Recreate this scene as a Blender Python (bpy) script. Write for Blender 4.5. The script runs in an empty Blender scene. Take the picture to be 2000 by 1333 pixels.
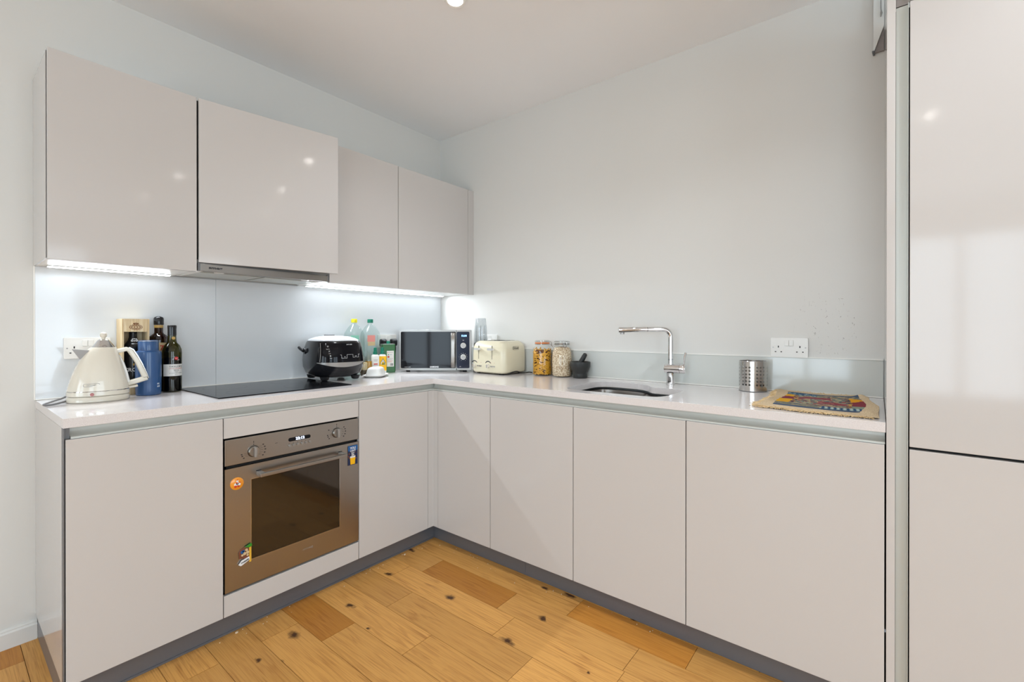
import bpy, bmesh, math, random
from mathutils import Vector, Matrix
from math import sin, cos, pi, radians
random.seed(7)
SC = bpy.context.scene
COL = SC.collection
ZW = .9445; ZWB = .9141; ZDT = .8763; ZDB = .0937; ZUT = 2.2178; ZUB = 1.4786; ZC = 2.667
DA = .6215; DB = .628; DU = .349
RX0, RY0 = -6.0, -6.2      # the room runs from the kitchen corner (0,0) to here

# ------------------------------------------------------------------ camera, world, lights, exposure
cd = bpy.data.cameras.new('camera'); cam = bpy.data.objects.new('camera', cd); COL.objects.link(cam)
cam.location = (-2.4217, -2.6267, 1.2258)
cam.rotation_euler = (radians(90 - .11), 0, -radians(51.52))
cd.sensor_width = 36; cd.lens = 900.09 / 2000 * 36; cd.shift_y = -20.5 / 2000
cd.clip_start = .05; SC.camera = cam
SC.view_settings.view_transform = 'Standard'; SC.view_settings.look = 'None'
SC.view_settings.exposure = 0.0; SC.view_settings.gamma = 1
SC.view_settings.use_curve_mapping = False
w = bpy.data.worlds.new('sky'); SC.world = w; w.use_nodes = True
w.node_tree.nodes['Background'].inputs[0].default_value = (.80, .90, 1, 1)
w.node_tree.nodes['Background'].inputs[1].default_value = 1.0
WINS = [(-1.15, -2.35), (-2.75, -3.95)]   # tall windows in the wall opposite the sink run (y from, y to)
WZ0, WZ1 = .42, 2.35
def area(name, loc, rot, sx, sy, power, col, spread=180):
    l = bpy.data.lights.new(name, 'AREA'); l.shape = 'RECTANGLE'; l.size = sx; l.size_y = sy
    l.energy = power; l.color = col; l.spread = radians(spread)
    o = bpy.data.objects.new(name, l); o.location = loc; o.rotation_euler = rot; COL.objects.link(o); return o
P_WIN = 62; P_SPOT = 39; E_STRIP = 10; P_LED = 6
for i, (a, b) in enumerate(WINS):
    area('window_daylight', (RX0 - .16, (a + b) / 2, (WZ0 + WZ1) / 2), (0, -pi / 2, 0), WZ1 - WZ0, abs(b - a), P_WIN, (.76, .88, 1))
W2 = [(-4.9, -3.3), (-2.7, -1.1)]      # windows in the wall opposite the hob run (x from, x to)
for a, b in W2:
    area('window_daylight', ((a + b) / 2, RY0 - .16, (WZ0 + WZ1) / 2), (pi / 2, 0, 0), abs(b - a), WZ1 - WZ0, P_WIN, (.76, .88, 1))
SPOTS = [(-1.0, -1.18), (-.92, -2.18), (-.98, -3.2), (-1.0, -4.3), (-3.0, -1.18), (-3.0, -2.9), (-3.0, -4.3), (-4.8, -1.8), (-4.8, -4.0)]
for x, y in SPOTS:
    l = bpy.data.lights.new('downlight_beam', 'SPOT'); l.energy = P_SPOT; l.spot_size = radians(125); l.spot_blend = .9
    l.shadow_soft_size = .03; l.color = (.86, .93, 1)
    o = bpy.data.objects.new('downlight_beam', l); o.location = (x, y, ZC - .004); COL.objects.link(o)

# ------------------------------------------------------------------ materials
def mat(name, col, rough=.5, metal=0, coat=0, trans=0, ior=1.45, emis=None, estr=0, spec=.5, crough=.03):
    m = bpy.data.materials.new(name); m.use_nodes = True
    b = m.node_tree.nodes['Principled BSDF']
    b.inputs['Base Color'].default_value = (*col, 1); b.inputs['Roughness'].default_value = rough
    b.inputs['Metallic'].default_value = metal; b.inputs['IOR'].default_value = ior
    b.inputs['Coat Weight'].default_value = coat; b.inputs['Coat Roughness'].default_value = crough
    b.inputs['Transmission Weight'].default_value = trans; b.inputs['Specular IOR Level'].default_value = spec
    if emis: b.inputs['Emission Color'].default_value = (*emis, 1); b.inputs['Emission Strength'].default_value = estr
    return m
def N(m, t, **kw):
    n = m.node_tree.nodes.new(t)
    for k, v in kw.items():
        if k in n.inputs: n.inputs[k].default_value = v
        else: setattr(n, k, v)
    return n
def L(m, a, ao, b, bi): m.node_tree.links.new(a.outputs[ao], b.inputs[bi])
def PB(m): return m.node_tree.nodes['Principled BSDF']
def s2l(r, g, b):
    f = lambda c: (c / 255 / 12.92) if c / 255 <= .04045 else ((c / 255 + .055) / 1.055) ** 2.4
    return (f(r), f(g), f(b))
def noise_bump(m, scale, strength, dist=.001, detail=3):
    tc = N(m, 'ShaderNodeTexCoord'); n = N(m, 'ShaderNodeTexNoise', Scale=scale, Detail=detail)
    bu = N(m, 'ShaderNodeBump', Strength=strength, Distance=dist)
    L(m, tc, 'Object', n, 'Vector'); L(m, n, 'Fac', bu, 'Height'); L(m, bu, 'Normal', PB(m), 'Normal'); return m
def thin_glass(name, tint, refl=1.45, rough=.02):
    m = bpy.data.materials.new(name); m.use_nodes = True; nt = m.node_tree; nt.nodes.clear()
    o = N(m, 'ShaderNodeOutputMaterial'); mx = N(m, 'ShaderNodeMixShader'); t = N(m, 'ShaderNodeBsdfTransparent')
    g = N(m, 'ShaderNodeBsdfGlossy', Roughness=rough); lw = N(m, 'ShaderNodeLayerWeight'); lw.inputs['Blend'].default_value = .5
    pw = N(m, 'ShaderNodeMath', operation='POWER'); pw.inputs[1].default_value = 4
    f = N(m, 'ShaderNodeMapRange'); f.inputs[3].default_value = .05; f.inputs[4].default_value = refl - 1
    L(m, lw, 'Facing', pw, 0); L(m, pw, 0, f, 0)
    t.inputs[0].default_value = (*tint, 1)
    L(m, f, 0, mx, 0); L(m, t, 0, mx, 1); L(m, g, 0, mx, 2); L(m, mx, 0, o, 0); return m

M = {}
M['wall'] = noise_bump(mat('painted_wall', s2l(216, 214, 209), .55), 90, .12, .0015)
# wall with kitchen wear: a patch of scuffs beside the socket
def scuffed():
    m = noise_bump(mat('painted_wall_scuffed', s2l(216, 214, 209), .5), 90, .12, .0015)
    g = N(m, 'ShaderNodeNewGeometry'); d = N(m, 'ShaderNodeVectorMath', operation='DISTANCE'); d.inputs[1].default_value = (0, -2.47, 1.25)
    r = N(m, 'ShaderNodeMapRange'); r.inputs[1].default_value = .06; r.inputs[2].default_value = .17; r.inputs[3].default_value = 1; r.inputs[4].default_value = 0
    mp = N(m, 'ShaderNodeMapping'); mp.inputs['Scale'].default_value = (1, 1.8, 1)
    n = N(m, 'ShaderNodeTexNoise', Scale=48, Detail=4, Distortion=1.6)
    cr = N(m, 'ShaderNodeMapRange'); cr.inputs[1].default_value = .655; cr.inputs[2].default_value = .71
    mu = N(m, 'ShaderNodeMath', operation='MULTIPLY'); mx = N(m, 'ShaderNodeMix', data_type='RGBA')
    mx.inputs[6].default_value = (*s2l(216, 214, 209), 1); mx.inputs[7].default_value = (*s2l(140, 132, 124), 1)
    L(m, g, 'Position', d, 0); L(m, d, 'Value', r, 0); L(m, g, 'Position', mp, 0); L(m, mp, 0, n, 'Vector'); L(m, n, 'Fac', cr, 0)
    L(m, cr, 0, mu, 0); L(m, r, 0, mu, 1); L(m, mu, 0, mx, 0); L(m, mx, 2, PB(m), 'Base Color'); return m
M['wallB'] = scuffed()
M['ceil'] = mat('ceiling_paint', s2l(243, 244, 245), .7)
M['gloss'] = mat('gloss_cream_lacquer', s2l(200, 195, 191), .08, spec=.36)
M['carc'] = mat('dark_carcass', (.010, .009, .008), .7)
M['white'] = mat('white_melamine', s2l(228, 228, 224), .4)
M['alu'] = mat('satin_aluminium', s2l(196, 198, 192), .38, metal=.12)
M['edge'] = mat('grey_edge_strip', s2l(118, 118, 120), .4, metal=.3)
M['plinth'] = mat('grey_plinth_laminate', s2l(112, 114, 120), .32, metal=.35)
def stone():
    m = mat('speckled_quartz', s2l(224, 219, 217), .14, coat=.3)
    tc = N(m, 'ShaderNodeTexCoord'); v = N(m, 'ShaderNodeTexNoise', Scale=760, Detail=1); r = N(m, 'ShaderNodeValToRGB')
    r.color_ramp.elements[0].position = .32; r.color_ramp.elements[0].color = (*s2l(211, 204, 202), 1)
    r.color_ramp.elements[1].position = .68; r.color_ramp.elements[1].color = (*s2l(230, 225, 223), 1)
    L(m, tc, 'Object', v, 'Vector'); L(m, v, 'Fac', r, 0); L(m, r, 0, PB(m), 'Base Color'); return m
M['stone'] = stone()
M['splash'] = mat('back_painted_glass', s2l(217, 220, 222), .09, coat=.2)
M['splashB'] = mat('back_painted_glass_upstand', s2l(205, 207, 202), .07)
M['seal'] = mat('white_silicone', s2l(238, 236, 230), .5)
def steel(name, c, r, scale=(2, 2, 260), metal=1):
    m = mat(name, c, r, metal=metal); tc = N(m, 'ShaderNodeTexCoord'); mp = N(m, 'ShaderNodeMapping'); mp.inputs['Scale'].default_value = scale
    n = N(m, 'ShaderNodeTexNoise', Scale=3, Detail=3); b = N(m, 'ShaderNodeBump', Strength=.12, Distance=.0006)
    L(m, tc, 'Object', mp, 0); L(m, mp, 0, n, 'Vector'); L(m, n, 'Fac', b, 'Height'); L(m, b, 0, PB(m), 'Normal'); return m
M['steel'] = steel('brushed_steel', s2l(162, 158, 153), .28)
M['steel2'] = steel('brushed_steel_can', s2l(200, 196, 192), .2, (260, 260, 2))
M['sinksteel'] = mat('sink_steel', s2l(140, 134, 128), .28, metal=1)
M['chrome'] = mat('chrome', (.75, .75, .76), .05, metal=1)
M['blackglass'] = mat('black_glass', (.006, .006, .008), .05, spec=.2)
M['ovenglass'] = mat('oven_glass', s2l(44, 33, 20), .05, spec=.8)
M['hobglass'] = mat('hob_glass', (.008, .008, .010), .12, spec=.10)
M['black'] = mat('black_plastic', (.012, .012, .013), .35)
M['blackgloss'] = mat('black_gloss_plastic', (.012, .012, .014), .16)
M['cream'] = mat('cream_enamel', s2l(218, 209, 182), .22, coat=.4)
M['kcream'] = mat('ivory_enamel', s2l(214, 206, 190), .2, coat=.4)
M['ceramic'] = mat('white_ceramic', s2l(228, 226, 222), .15, coat=.5)
M['plastic'] = mat('white_plastic', s2l(232, 230, 225), .3)
M['blue'] = mat('blue_flask_enamel', s2l(42, 78, 124), .3, coat=.3)
M['silver'] = mat('silver_plastic', s2l(160, 158, 155), .32, metal=.6)
M['lidsilver'] = mat('pale_silver_lid', s2l(222, 224, 228), .35, metal=.2)
M['pine'] = mat('pine_box', s2l(226, 204, 164), .5)
def grain(m, base, dark, sc):
    tc = N(m, 'ShaderNodeTexCoord'); mp = N(m, 'ShaderNodeMapping'); mp.inputs['Scale'].default_value = sc
    n = N(m, 'ShaderNodeTexNoise', Scale=6, Detail=6); r = N(m, 'ShaderNodeValToRGB')
    r.color_ramp.elements[0].position = .35; r.color_ramp.elements[0].color = (*dark, 1); r.color_ramp.elements[1].position = .6; r.color_ramp.elements[1].color = (*base, 1)
    L(m, tc, 'Object', mp, 0); L(m, mp, 0, n, 'Vector'); L(m, n, 'Fac', r, 0); L(m, r, 0, PB(m), 'Base Color'); return m
grain(M['pine'], s2l(230, 210, 172), s2l(206, 176, 130), (14, 14, 1))
M['burn'] = mat('branded_ink', s2l(122, 74, 40), .7)
M['gtint'] = thin_glass('clear_glass', (.93, .95, .94))
M['gcup'] = thin_glass('clear_cup', (.80, .82, .83))
M['gclear'] = thin_glass('clear_jar_glass', (.97, .98, .97), 1.3)
M['pet'] = thin_glass('clear_bottle_plastic', (.90, .95, .94), 1.35, .05)
M['pane'] = thin_glass('window_pane', (.96, .98, .98))
M['ggreen'] = thin_glass('olive_bottle_glass', s2l(140, 138, 40), 1.6)
M['gbrown'] = thin_glass('brown_bottle_glass', s2l(120, 62, 24), 1.6)
M['wine'] = mat('dark_wine', (.004, .002, .003), .2)
M['amberliq'] = mat('amber_oil', s2l(176, 128, 20), .2)
M['whisky'] = mat('brown_spirit', s2l(46, 20, 8), .2)
M['paper'] = mat('white_paper_label', s2l(224, 222, 216), .6)
M['beigep'] = mat('beige_paper_label', s2l(206, 180, 138), .6)
M['ink'] = mat('dark_print', (.03, .03, .035), .6)
M['redp'] = mat('red_print', s2l(196, 40, 36), .5)
M['whitep'] = mat('white_print', (.8, .8, .8), .5)
M['goldp'] = mat('gold_print', s2l(196, 160, 90), .4)
M['gap'] = mat('dark_gap', (.008, .008, .008), .8)  # near-black base colour carries the shade of gaps and slots
M['yellow'] = mat('yellow_cap', s2l(222, 208, 30), .4)
M['teal'] = mat('teal_green_cap', s2l(10, 112, 88), .4)
M['greencan'] = mat('green_tin', s2l(34, 96, 40), .3)
M['ylabel'] = mat('yellow_label', s2l(244, 184, 10), .45)
M['glabel'] = mat('green_print', s2l(40, 110, 40), .5)
M['pink'] = mat('pink_label', s2l(230, 150, 140), .55)
M['greenl'] = mat('pale_green_label', s2l(140, 205, 180), .55)
M['granite'] = mat('black_granite', (.02, .021, .02), .42)
tc_ = noise_bump(M['granite'], 160, .5, .001)
M['pasta'] = mat('pasta', s2l(222, 164, 44), .45)
M['pastad'] = mat('pasta_shade', s2l(104, 60, 14), .7)
M['oats'] = mat('rolled_oats', s2l(226, 204, 172), .8)
M['rubber'] = mat('orange_rubber_seal', s2l(214, 120, 62), .5)
M['wire'] = mat('steel_wire', s2l(170, 168, 166), .25, metal=1)
M['jarp'] = mat('spice', s2l(196, 176, 136), .7); M['jard'] = mat('dark_spice', s2l(70, 52, 30), .7)
M['ledw'] = mat('led_diffuser', (.9, .9, .9), .5, emis=(.86, .93, 1), estr=E_STRIP)
M['lamp'] = mat('lamp_lens', (1, 1, 1), .3, emis=(1, .95, .88), estr=75)
M['disp'] = mat('oven_digits', (.6, .7, 1), .5, emis=(.65, .75, 1), estr=3)
M['dispb'] = mat('microwave_digits', (.2, .5, 1), .5, emis=(.25, .55, 1), estr=4)
M['mwpanel'] = mat('microwave_control_glass', s2l(20, 32, 54), .1)  # bluish reflection on the panel put into its base colour
M['leverm'] = mat('polished_lever', s2l(226, 226, 224), .18, metal=.45)
M['orange'] = mat('orange_magnet', s2l(236, 150, 40), .25, coat=.5)
M['mred'] = mat('magnet_red', s2l(206, 60, 30), .4); M['mblue'] = mat('magnet_blue', s2l(30, 90, 150), .4)
M['mnavy'] = mat('magnet_photo_navy', s2l(24, 40, 76), .35); M['mgreen'] = mat('magnet_green', s2l(50, 140, 40), .35)
M['myel'] = mat('magnet_yellow', s2l(224, 176, 60), .4); M['mbrown'] = mat('magnet_brown', s2l(120, 70, 50), .4)
M['taupe'] = mat('shaded_taupe', s2l(150, 142, 138), .5)  # shade put into the colour: tall unit recess and wall box housing
M['crumb'] = mat('crumb', s2l(220, 200, 170), .8)

# ------------------------------------------------------------------ mesh helpers
def ob(name, bm, m, parent=None, smooth=False, bevel=0, seg=2, label=None):
    me = bpy.data.meshes.new(name); bmesh.ops.recalc_face_normals(bm, faces=bm.faces[:]); bm.to_mesh(me); bm.free()
    if smooth:
        for p in me.polygons: p.use_smooth = True
        try: me.set_sharp_from_angle(angle=radians(38))
        except Exception: pass
    for mm in (m if isinstance(m, (list, tuple)) else [m]): me.materials.append(mm)
    o = bpy.data.objects.new(name, me); COL.objects.link(o)
    if parent: o.parent = parent
    if bevel:
        md = o.modifiers.new('bevel', 'BEVEL'); md.width = bevel; md.segments = seg; md.limit_method = 'ANGLE'; md.angle_limit = radians(40)
    if label: o['label'] = label
    return o
def thing(name, label, cat, loc=(0, 0, 0), rz=0, group=None):
    o = bpy.data.objects.new(name, None); o.empty_display_size = .05; o.location = loc; o.rotation_euler = (0, 0, rz); COL.objects.link(o)
    o['label'] = label; o['category'] = cat
    if group: o['group'] = group
    return o
def tag(o, label, cat, group=None):
    o['label'] = label; o['category'] = cat
    if group: o['group'] = group
    return o
def struct(o): o['kind'] = 'structure'; return o
def copytree(o, parent=None):
    c = o.copy(); COL.objects.link(c); c.parent = parent
    for ch in list(o.children): copytree(ch, c)
    return c
def NB(): return bmesh.new()
def box(bm, x0, x1, y0, y1, z0, z1, mi=0):
    vs = [bm.verts.new((x, y, z)) for x in (x0, x1) for y in (y0, y1) for z in (z0, z1)]
    for f in ((0, 1, 3, 2), (4, 6, 7, 5), (0, 4, 5, 1), (2, 3, 7, 6), (0, 2, 6, 4), (1, 5, 7, 3)):
        bm.faces.new([vs[i] for i in f]).material_index = mi
    return vs
def BOX(name, x0, x1, y0, y1, z0, z1, m, parent=None, bevel=0, seg=2, smooth=False):
    bm = NB(); box(bm, x0, x1, y0, y1, z0, z1); return ob(name, bm, m, parent, smooth, bevel, seg)
def rings(bm, rs, cap0=True, cap1=True, closed=True, mi=0):
    prev = None
    for r in rs:
        cur = [bm.verts.new(p) for p in r]
        if prev:
            n = len(cur)
            for i in range(n if closed else n - 1):
                bm.faces.new((prev[i], prev[(i + 1) % n], cur[(i + 1) % n], cur[i])).material_index = mi
        else: first = cur
        prev = cur
    if cap0: bm.faces.new(first[::-1]).material_index = mi
    if cap1: bm.faces.new(prev).material_index = mi
def circ(r, z, n=32, cx=0, cy=0, e=2, b=None, rot=0):
    b = r if b is None else b; out = []
    for i in range(n):
        a = 2 * pi * i / n; c, s = cos(a), sin(a)
        x = r * abs(c) ** (2 / e) * (1 if c >= 0 else -1); y = b * abs(s) ** (2 / e) * (1 if s >= 0 else -1)
        out.append((cx + x * cos(rot) - y * sin(rot), cy + x * sin(rot) + y * cos(rot), z))
    return out
def lathe(bm, prof, n=32, cx=0, cy=0, cap0=True, cap1=True, e=2, ratio=1):
    rings(bm, [circ(max(r, 1e-4), z, n, cx, cy, e, max(r, 1e-4) * ratio) for r, z in prof], cap0, cap1)
def frame_of(d):
    d = Vector(d).normalized(); u = Vector((0, 0, 1)) if abs(d.z) < .95 else Vector((1, 0, 0))
    a = d.cross(u).normalized(); return a, a.cross(d).normalized()
def tube(bm, pts, r, n=10, caps=True):
    pts = [Vector(p) for p in pts]; rs = []; ref = None
    for i, p in enumerate(pts):
        d = (pts[min(i + 1, len(pts) - 1)] - pts[max(i - 1, 0)])
        if ref is None: a, b = frame_of(d)
        else:
            dn = d.normalized(); a = (ref - dn * ref.dot(dn)).normalized(); b = a.cross(dn)
        ref = a; rr = r[i] if isinstance(r, (list, tuple)) else r
        rs.append([tuple(p + (a * cos(2 * pi * k / n) + b * sin(2 * pi * k / n)) * rr) for k in range(n)])
    rings(bm, rs, caps, caps)
def smoothpath(pts, k=6):
    P = [Vector(p) for p in pts]; P = [P[0]] + P + [P[-1]]; out = []
    for i in range(1, len(P) - 2):
        for j in range(k):
            t = j / k; a, b, c, d = P[i - 1], P[i], P[i + 1], P[i + 2]
            out.append(.5 * ((2 * b) + (-a + c) * t + (2 * a - 5 * b + 4 * c - d) * t * t + (-a + 3 * b - 3 * c + d) * t ** 3))
    out.append(P[-2]); return out
def cyl(bm, p0, p1, r, n=24, r1=None):
    tube(bm, [p0, p1], [r, r if r1 is None else r1], n)
def prism(bm, poly, ax, a0, a1):
    """poly of 2-D points extruded along axis ax (0,1,2)"""
    def mk(p, a): l = list(p); l.insert(ax, a); return tuple(l)
    rings(bm, [[mk(p, a0) for p in poly], [mk(p, a1) for p in poly]])
def arc_rect(x0, x1, z0, z1, r, n=5):
    out = []
    for cx, cz, a0 in ((x1 - r, z1 - r, 0), (x0 + r, z1 - r, 90), (x0 + r, z0 + r, 180), (x1 - r, z0 + r, 270)):
        for i in range(n + 1):
            a = radians(a0 + 90 * i / n); out.append((cx + r * cos(a), cz + r * sin(a)))
    return out
FONT_CACHE = {}
def text(name, s, size, m, parent, loc, rot=(pi / 2, 0, 0), sx=1, ext=.0003, align='CENTER', bold=0, label=None, shear=0):
    c = bpy.data.curves.new(name, 'FONT'); c.body = s; c.size = size; c.extrude = ext; c.align_x = align; c.align_y = 'CENTER'
    c.resolution_u = 2; c.offset = bold; c.shear = shear
    t = bpy.data.objects.new(name, c); COL.objects.link(t)
    bpy.context.view_layer.update()
    me = bpy.data.meshes.new_from_object(t.evaluated_get(bpy.context.evaluated_depsgraph_get()))
    bpy.data.objects.remove(t); me.materials.clear(); me.materials.append(m); me.name = name
    o = bpy.data.objects.new(name, me); COL.objects.link(o); o.parent = parent
    o.location = loc; o.rotation_euler = rot; o.scale = (sx, 1, 1)
    if label: o['label'] = label
    return o
def wrap_text(name, s, size, m, parent, cx, cy, r, ang, z, sx=1, ext=.0002, bold=0):
    """lettering bent round a vertical cylinder of radius r, centred on the direction ang"""
    o = text(name, s, size, m, parent, (0, 0, 0), (0, 0, 0), 1, ext, bold=bold)
    for v in o.data.vertices:
        a = ang + v.co.x * sx / r; rr = r + .0004 + v.co.z
        v.co = (cx + rr * cos(a), cy + rr * sin(a), z + v.co.y)
    o.location = (0, 0, 0); return o
def wrap_patch(bm, cx, cy, r, a0, a1, z0, z1, n=12, th=.0005):
    rs = []
    for i in range(n + 1):
        a = a0 + (a1 - a0) * i / n
        rs.append([(cx + (r + d) * cos(a), cy + (r + d) * sin(a), z) for d, z in ((0, z0), (th, z0), (th, z1), (0, z1))])
    rings(bm, rs)

# ------------------------------------------------------------------ floor: base slab and oak planks
def oak(name, base, dark, seed):
    m = mat(name, base, .42, spec=.35)
    tc = N(m, 'ShaderNodeTexCoord'); oi = N(m, 'ShaderNodeObjectInfo'); ad = N(m, 'ShaderNodeVectorMath', operation='ADD')
    mul = N(m, 'ShaderNodeVectorMath', operation='MULTIPLY'); mul.inputs[1].default_value = (31, 57, 13)
    cmb = N(m, 'ShaderNodeCombineXYZ')
    for k in range(3): L(m, oi, 'Random', cmb, k)
    L(m, cmb, 0, mul, 0); L(m, tc, 'Object', ad, 0); L(m, mul, 0, ad, 1)
    mp = N(m, 'ShaderNodeMapping'); mp.inputs['Scale'].default_value = (11, .75, 11)
    n = N(m, 'ShaderNodeTexNoise', Scale=2.2, Detail=3, Distortion=.5)
    sep = N(m, 'ShaderNodeMath', operation='MULTIPLY'); sep.inputs[1].default_value = 11
    fr = N(m, 'ShaderNodeMath', operation='SINE')
    mp2 = N(m, 'ShaderNodeMapping'); mp2.inputs['Scale'].default_value = (150, 3, 150); n2 = N(m, 'ShaderNodeTexNoise', Scale=2, Detail=5)
    L(m, ad, 0, mp, 0); L(m, mp, 0, n, 'Vector'); L(m, n, 'Fac', sep, 0)
    mm = N(m, 'ShaderNodeMath', operation='MULTIPLY'); mm.inputs[1].default_value = 3.2
    L(m, sep, 0, mm, 0); L(m, mm, 0, fr, 0); L(m, ad, 0, mp2, 0); L(m, mp2, 0, n2, 'Vector')
    r1 = N(m, 'ShaderNodeMapRange'); r1.inputs[1].default_value = .2; r1.inputs[2].default_value = 1.0; r1.inputs[3].default_value = 0; r1.inputs[4].default_value = .42
    L(m, fr, 0, r1, 0)
    r2 = N(m, 'ShaderNodeMapRange'); r2.inputs[1].default_value = .45; r2.inputs[2].default_value = .75; r2.inputs[3].default_value = 0; r2.inputs[4].default_value = .5
    L(m, n2, 'Fac', r2, 0)
    n3 = N(m, 'ShaderNodeTexNoise', Scale=5, Detail=2); L(m, ad, 0, n3, 'Vector')
    r3 = N(m, 'ShaderNodeMapRange'); r3.inputs[1].default_value = .4; r3.inputs[2].default_value = .7; r3.inputs[3].default_value = .15; r3.inputs[4].default_value = 1
    L(m, n3, 'Fac', r3, 0); g1 = N(m, 'ShaderNodeMath', operation='MULTIPLY'); L(m, r1, 0, g1, 0); L(m, r3, 0, g1, 1)
    s = N(m, 'ShaderNodeMath', operation='ADD'); L(m, g1, 0, s, 0); L(m, r2, 0, s, 1); s.use_clamp = True
    # per plank tone
    hv = N(m, 'ShaderNodeHueSaturation'); hv.inputs['Color'].default_value = (*base, 1)
    rr = N(m, 'ShaderNodeMapRange'); rr.inputs[3].default_value = .86; rr.inputs[4].default_value = 1.12
    L(m, oi, 'Random', rr, 0); L(m, rr, 0, hv, 'Value')
    mx = N(m, 'ShaderNodeMix', data_type='RGBA'); L(m, hv, 0, mx, 6); mx.inputs[7].default_value = (*dark, 1); L(m, s, 0, mx, 0)
    # knots
    mpk = N(m, 'ShaderNodeMapping'); mpk.inputs['Scale'].default_value = (7.5, 4.2, 6.5)
    vo = N(m, 'ShaderNodeTexVoronoi', Scale=1.0, voronoi_dimensions='2D'); nd = N(m, 'ShaderNodeTexNoise', Scale=30); 
    vm = N(m, 'ShaderNodeVectorMath', operation='MULTIPLY_ADD'); vm.inputs[1].default_value = (.22, .22, .22)
    L(m, ad, 0, nd, 'Vector'); L(m, nd, 'Color', vm, 0); L(m, ad, 0, mpk, 0); L(m, mpk, 0, vm, 2); L(m, vm, 0, vo, 'Vector')
    rk = N(m, 'ShaderNodeMapRange'); rk.inputs[1].default_value = .0; rk.inputs[2].default_value = .13; rk.inputs[3].default_value = 1; rk.inputs[4].default_value = 0
    L(m, vo, 'Distance', rk, 0)
    wn = N(m, 'ShaderNodeTexWhiteNoise', noise_dimensions='3D'); L(m, vo, 'Position', wn, 'Vector')
    gt = N(m, 'ShaderNodeMath', operation='GREATER_THAN'); gt.inputs[1].default_value = .66; L(m, wn, 'Value', gt, 0)
    sepc = N(m, 'ShaderNodeSeparateColor'); L(m, wn, 'Color', sepc, 0)
    kr = N(m, 'ShaderNodeMapRange'); kr.inputs[3].default_value = .05; kr.inputs[4].default_value = .20; L(m, sepc, 1, kr, 0); L(m, kr, 0, rk, 2)
    kp = N(m, 'ShaderNodeMath', operation='POWER'); kp.inputs[1].default_value = 1.0; kx2 = N(m, 'ShaderNodeMath', operation='MULTIPLY', use_clamp=True); kx2.inputs[1].default_value = 1.5; L(m, rk, 0, kp, 0); L(m, kp, 0, kx2, 0)
    km = N(m, 'ShaderNodeMath', operation='MULTIPLY'); L(m, kx2, 0, km, 0); L(m, gt, 0, km, 1)
    mk = N(m, 'ShaderNodeMix', data_type='RGBA'); L(m, km, 0, mk, 0); L(m, mx, 2, mk, 6); mk.inputs[7].default_value = (*s2l(70, 40, 18), 1)
    L(m, mk, 2, PB(m), 'Base Color')
    b = N(m, 'ShaderNodeBump', Strength=.15, Distance=.0006); L(m, n2, 'Fac', b, 'Height'); L(m, b, 0, PB(m), 'Normal')
    return m
M['oak'] = oak('oak_plank', s2l(206, 152, 82), s2l(146, 90, 36), 1)
M['oak2'] = oak('oak_plank_orange', s2l(190, 128, 54), s2l(142, 82, 26), 2)
M['joint'] = mat('floor_joint', s2l(70, 40, 18), .9)
floor = struct(BOX('floor', RX0, 0, RY0, 0, -.06, -.012, M['joint']))
seams = [-.585 + .148] + [-.585 - .1478 * k for k in range(0, 37)]
known = {2: [-1.583], 3: [-.82, -1.315, -1.909], 4: [-.73, -1.417], 5: [-.927, -1.616], 6: [-1.225], 7: [-.915], 8: [-.732], 9: [-1.19], 10: [-.735], 11: [-1.3], 13: [-.156, -1.1]}
special = {(3, 1), (7, 0), (2, 1), (13, 0)}
PSIZES = {}
npl = 0
for si in range(1, len(seams)):
    xa, xb = seams[si], seams[si - 1]
    if xa < RX0: xa = RX0
    if xb - xa < .02: continue
    ys = list(known.get(si, []))
    y = ys[-1] if ys else -random.uniform(.3, .9)
    if not ys: ys = [y]
    while y > RY0 + .5:
        y -= random.choice((.5, .7, .9, 1.1, 1.3)) if y > -3.4 else random.uniform(1.2, 1.8)
        ys.append(max(y, RY0))
    start = 0 if xa < -2.15 else -.56
    ys = [start] + [v for v in ys if v < start - .02 and v > RY0 + .05] + [RY0]
    for k in range(len(ys) - 1):
        y1, y0 = ys[k], ys[k + 1]; g = .0009
        w_, l_ = xb - xa - 2 * g, y1 - y0 - 2 * g
        bm = NB(); box(bm, -w_ / 2, w_ / 2, -l_ / 2, l_ / 2, -.012, 0)
        # eased top edges
        o = ob('plank', bm, M['oak2'] if (si, k) in special or (si > 13 and random.random() < .15) else M['oak'], floor)
        o.location = ((xa + xb) / 2, (y0 + y1) / 2, random.uniform(-.0004, .0002))
        npl += 1

# ------------------------------------------------------------------ room shell
struct(BOX('wall_left', RX0 - .15, .15, 0, .15, 0, ZC, M['wall']))
struct(BOX('wall_right', 0, .15, RY0 - .15, 0, 0, ZC, M['wallB']))
bm = NB(); box(bm, RX0, 0, RY0, 0, ZC, ZC + .12); ceiling = struct(ob('ceiling', bm, M['ceil']))
def wall_with_windows(name, alongy, spans, lim0, lim1, pos, m):
    bm = NB(); cur = lim0
    def seg(a, b, z0, z1):
        a, b = min(a, b), max(a, b)
        if alongy: box(bm, pos - .15, pos, a, b, z0, z1)
        else: box(bm, a, b, pos - .15, pos, z0, z1)
    for a, b in sorted([(min(s), max(s)) for s in spans]):
        seg(cur, a, 0, ZC); seg(a, b, 0, WZ0); seg(a, b, WZ1, ZC); cur = b
    seg(cur, lim1, 0, ZC); return struct(ob(name, bm, m))
wall_with_windows('wall_back', True, WINS, RY0, 0, RX0, M['wall'])
wall_with_windows('wall_front', False, W2, RX0, 0, RY0, M['wall'])
wn_ = 0
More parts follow.
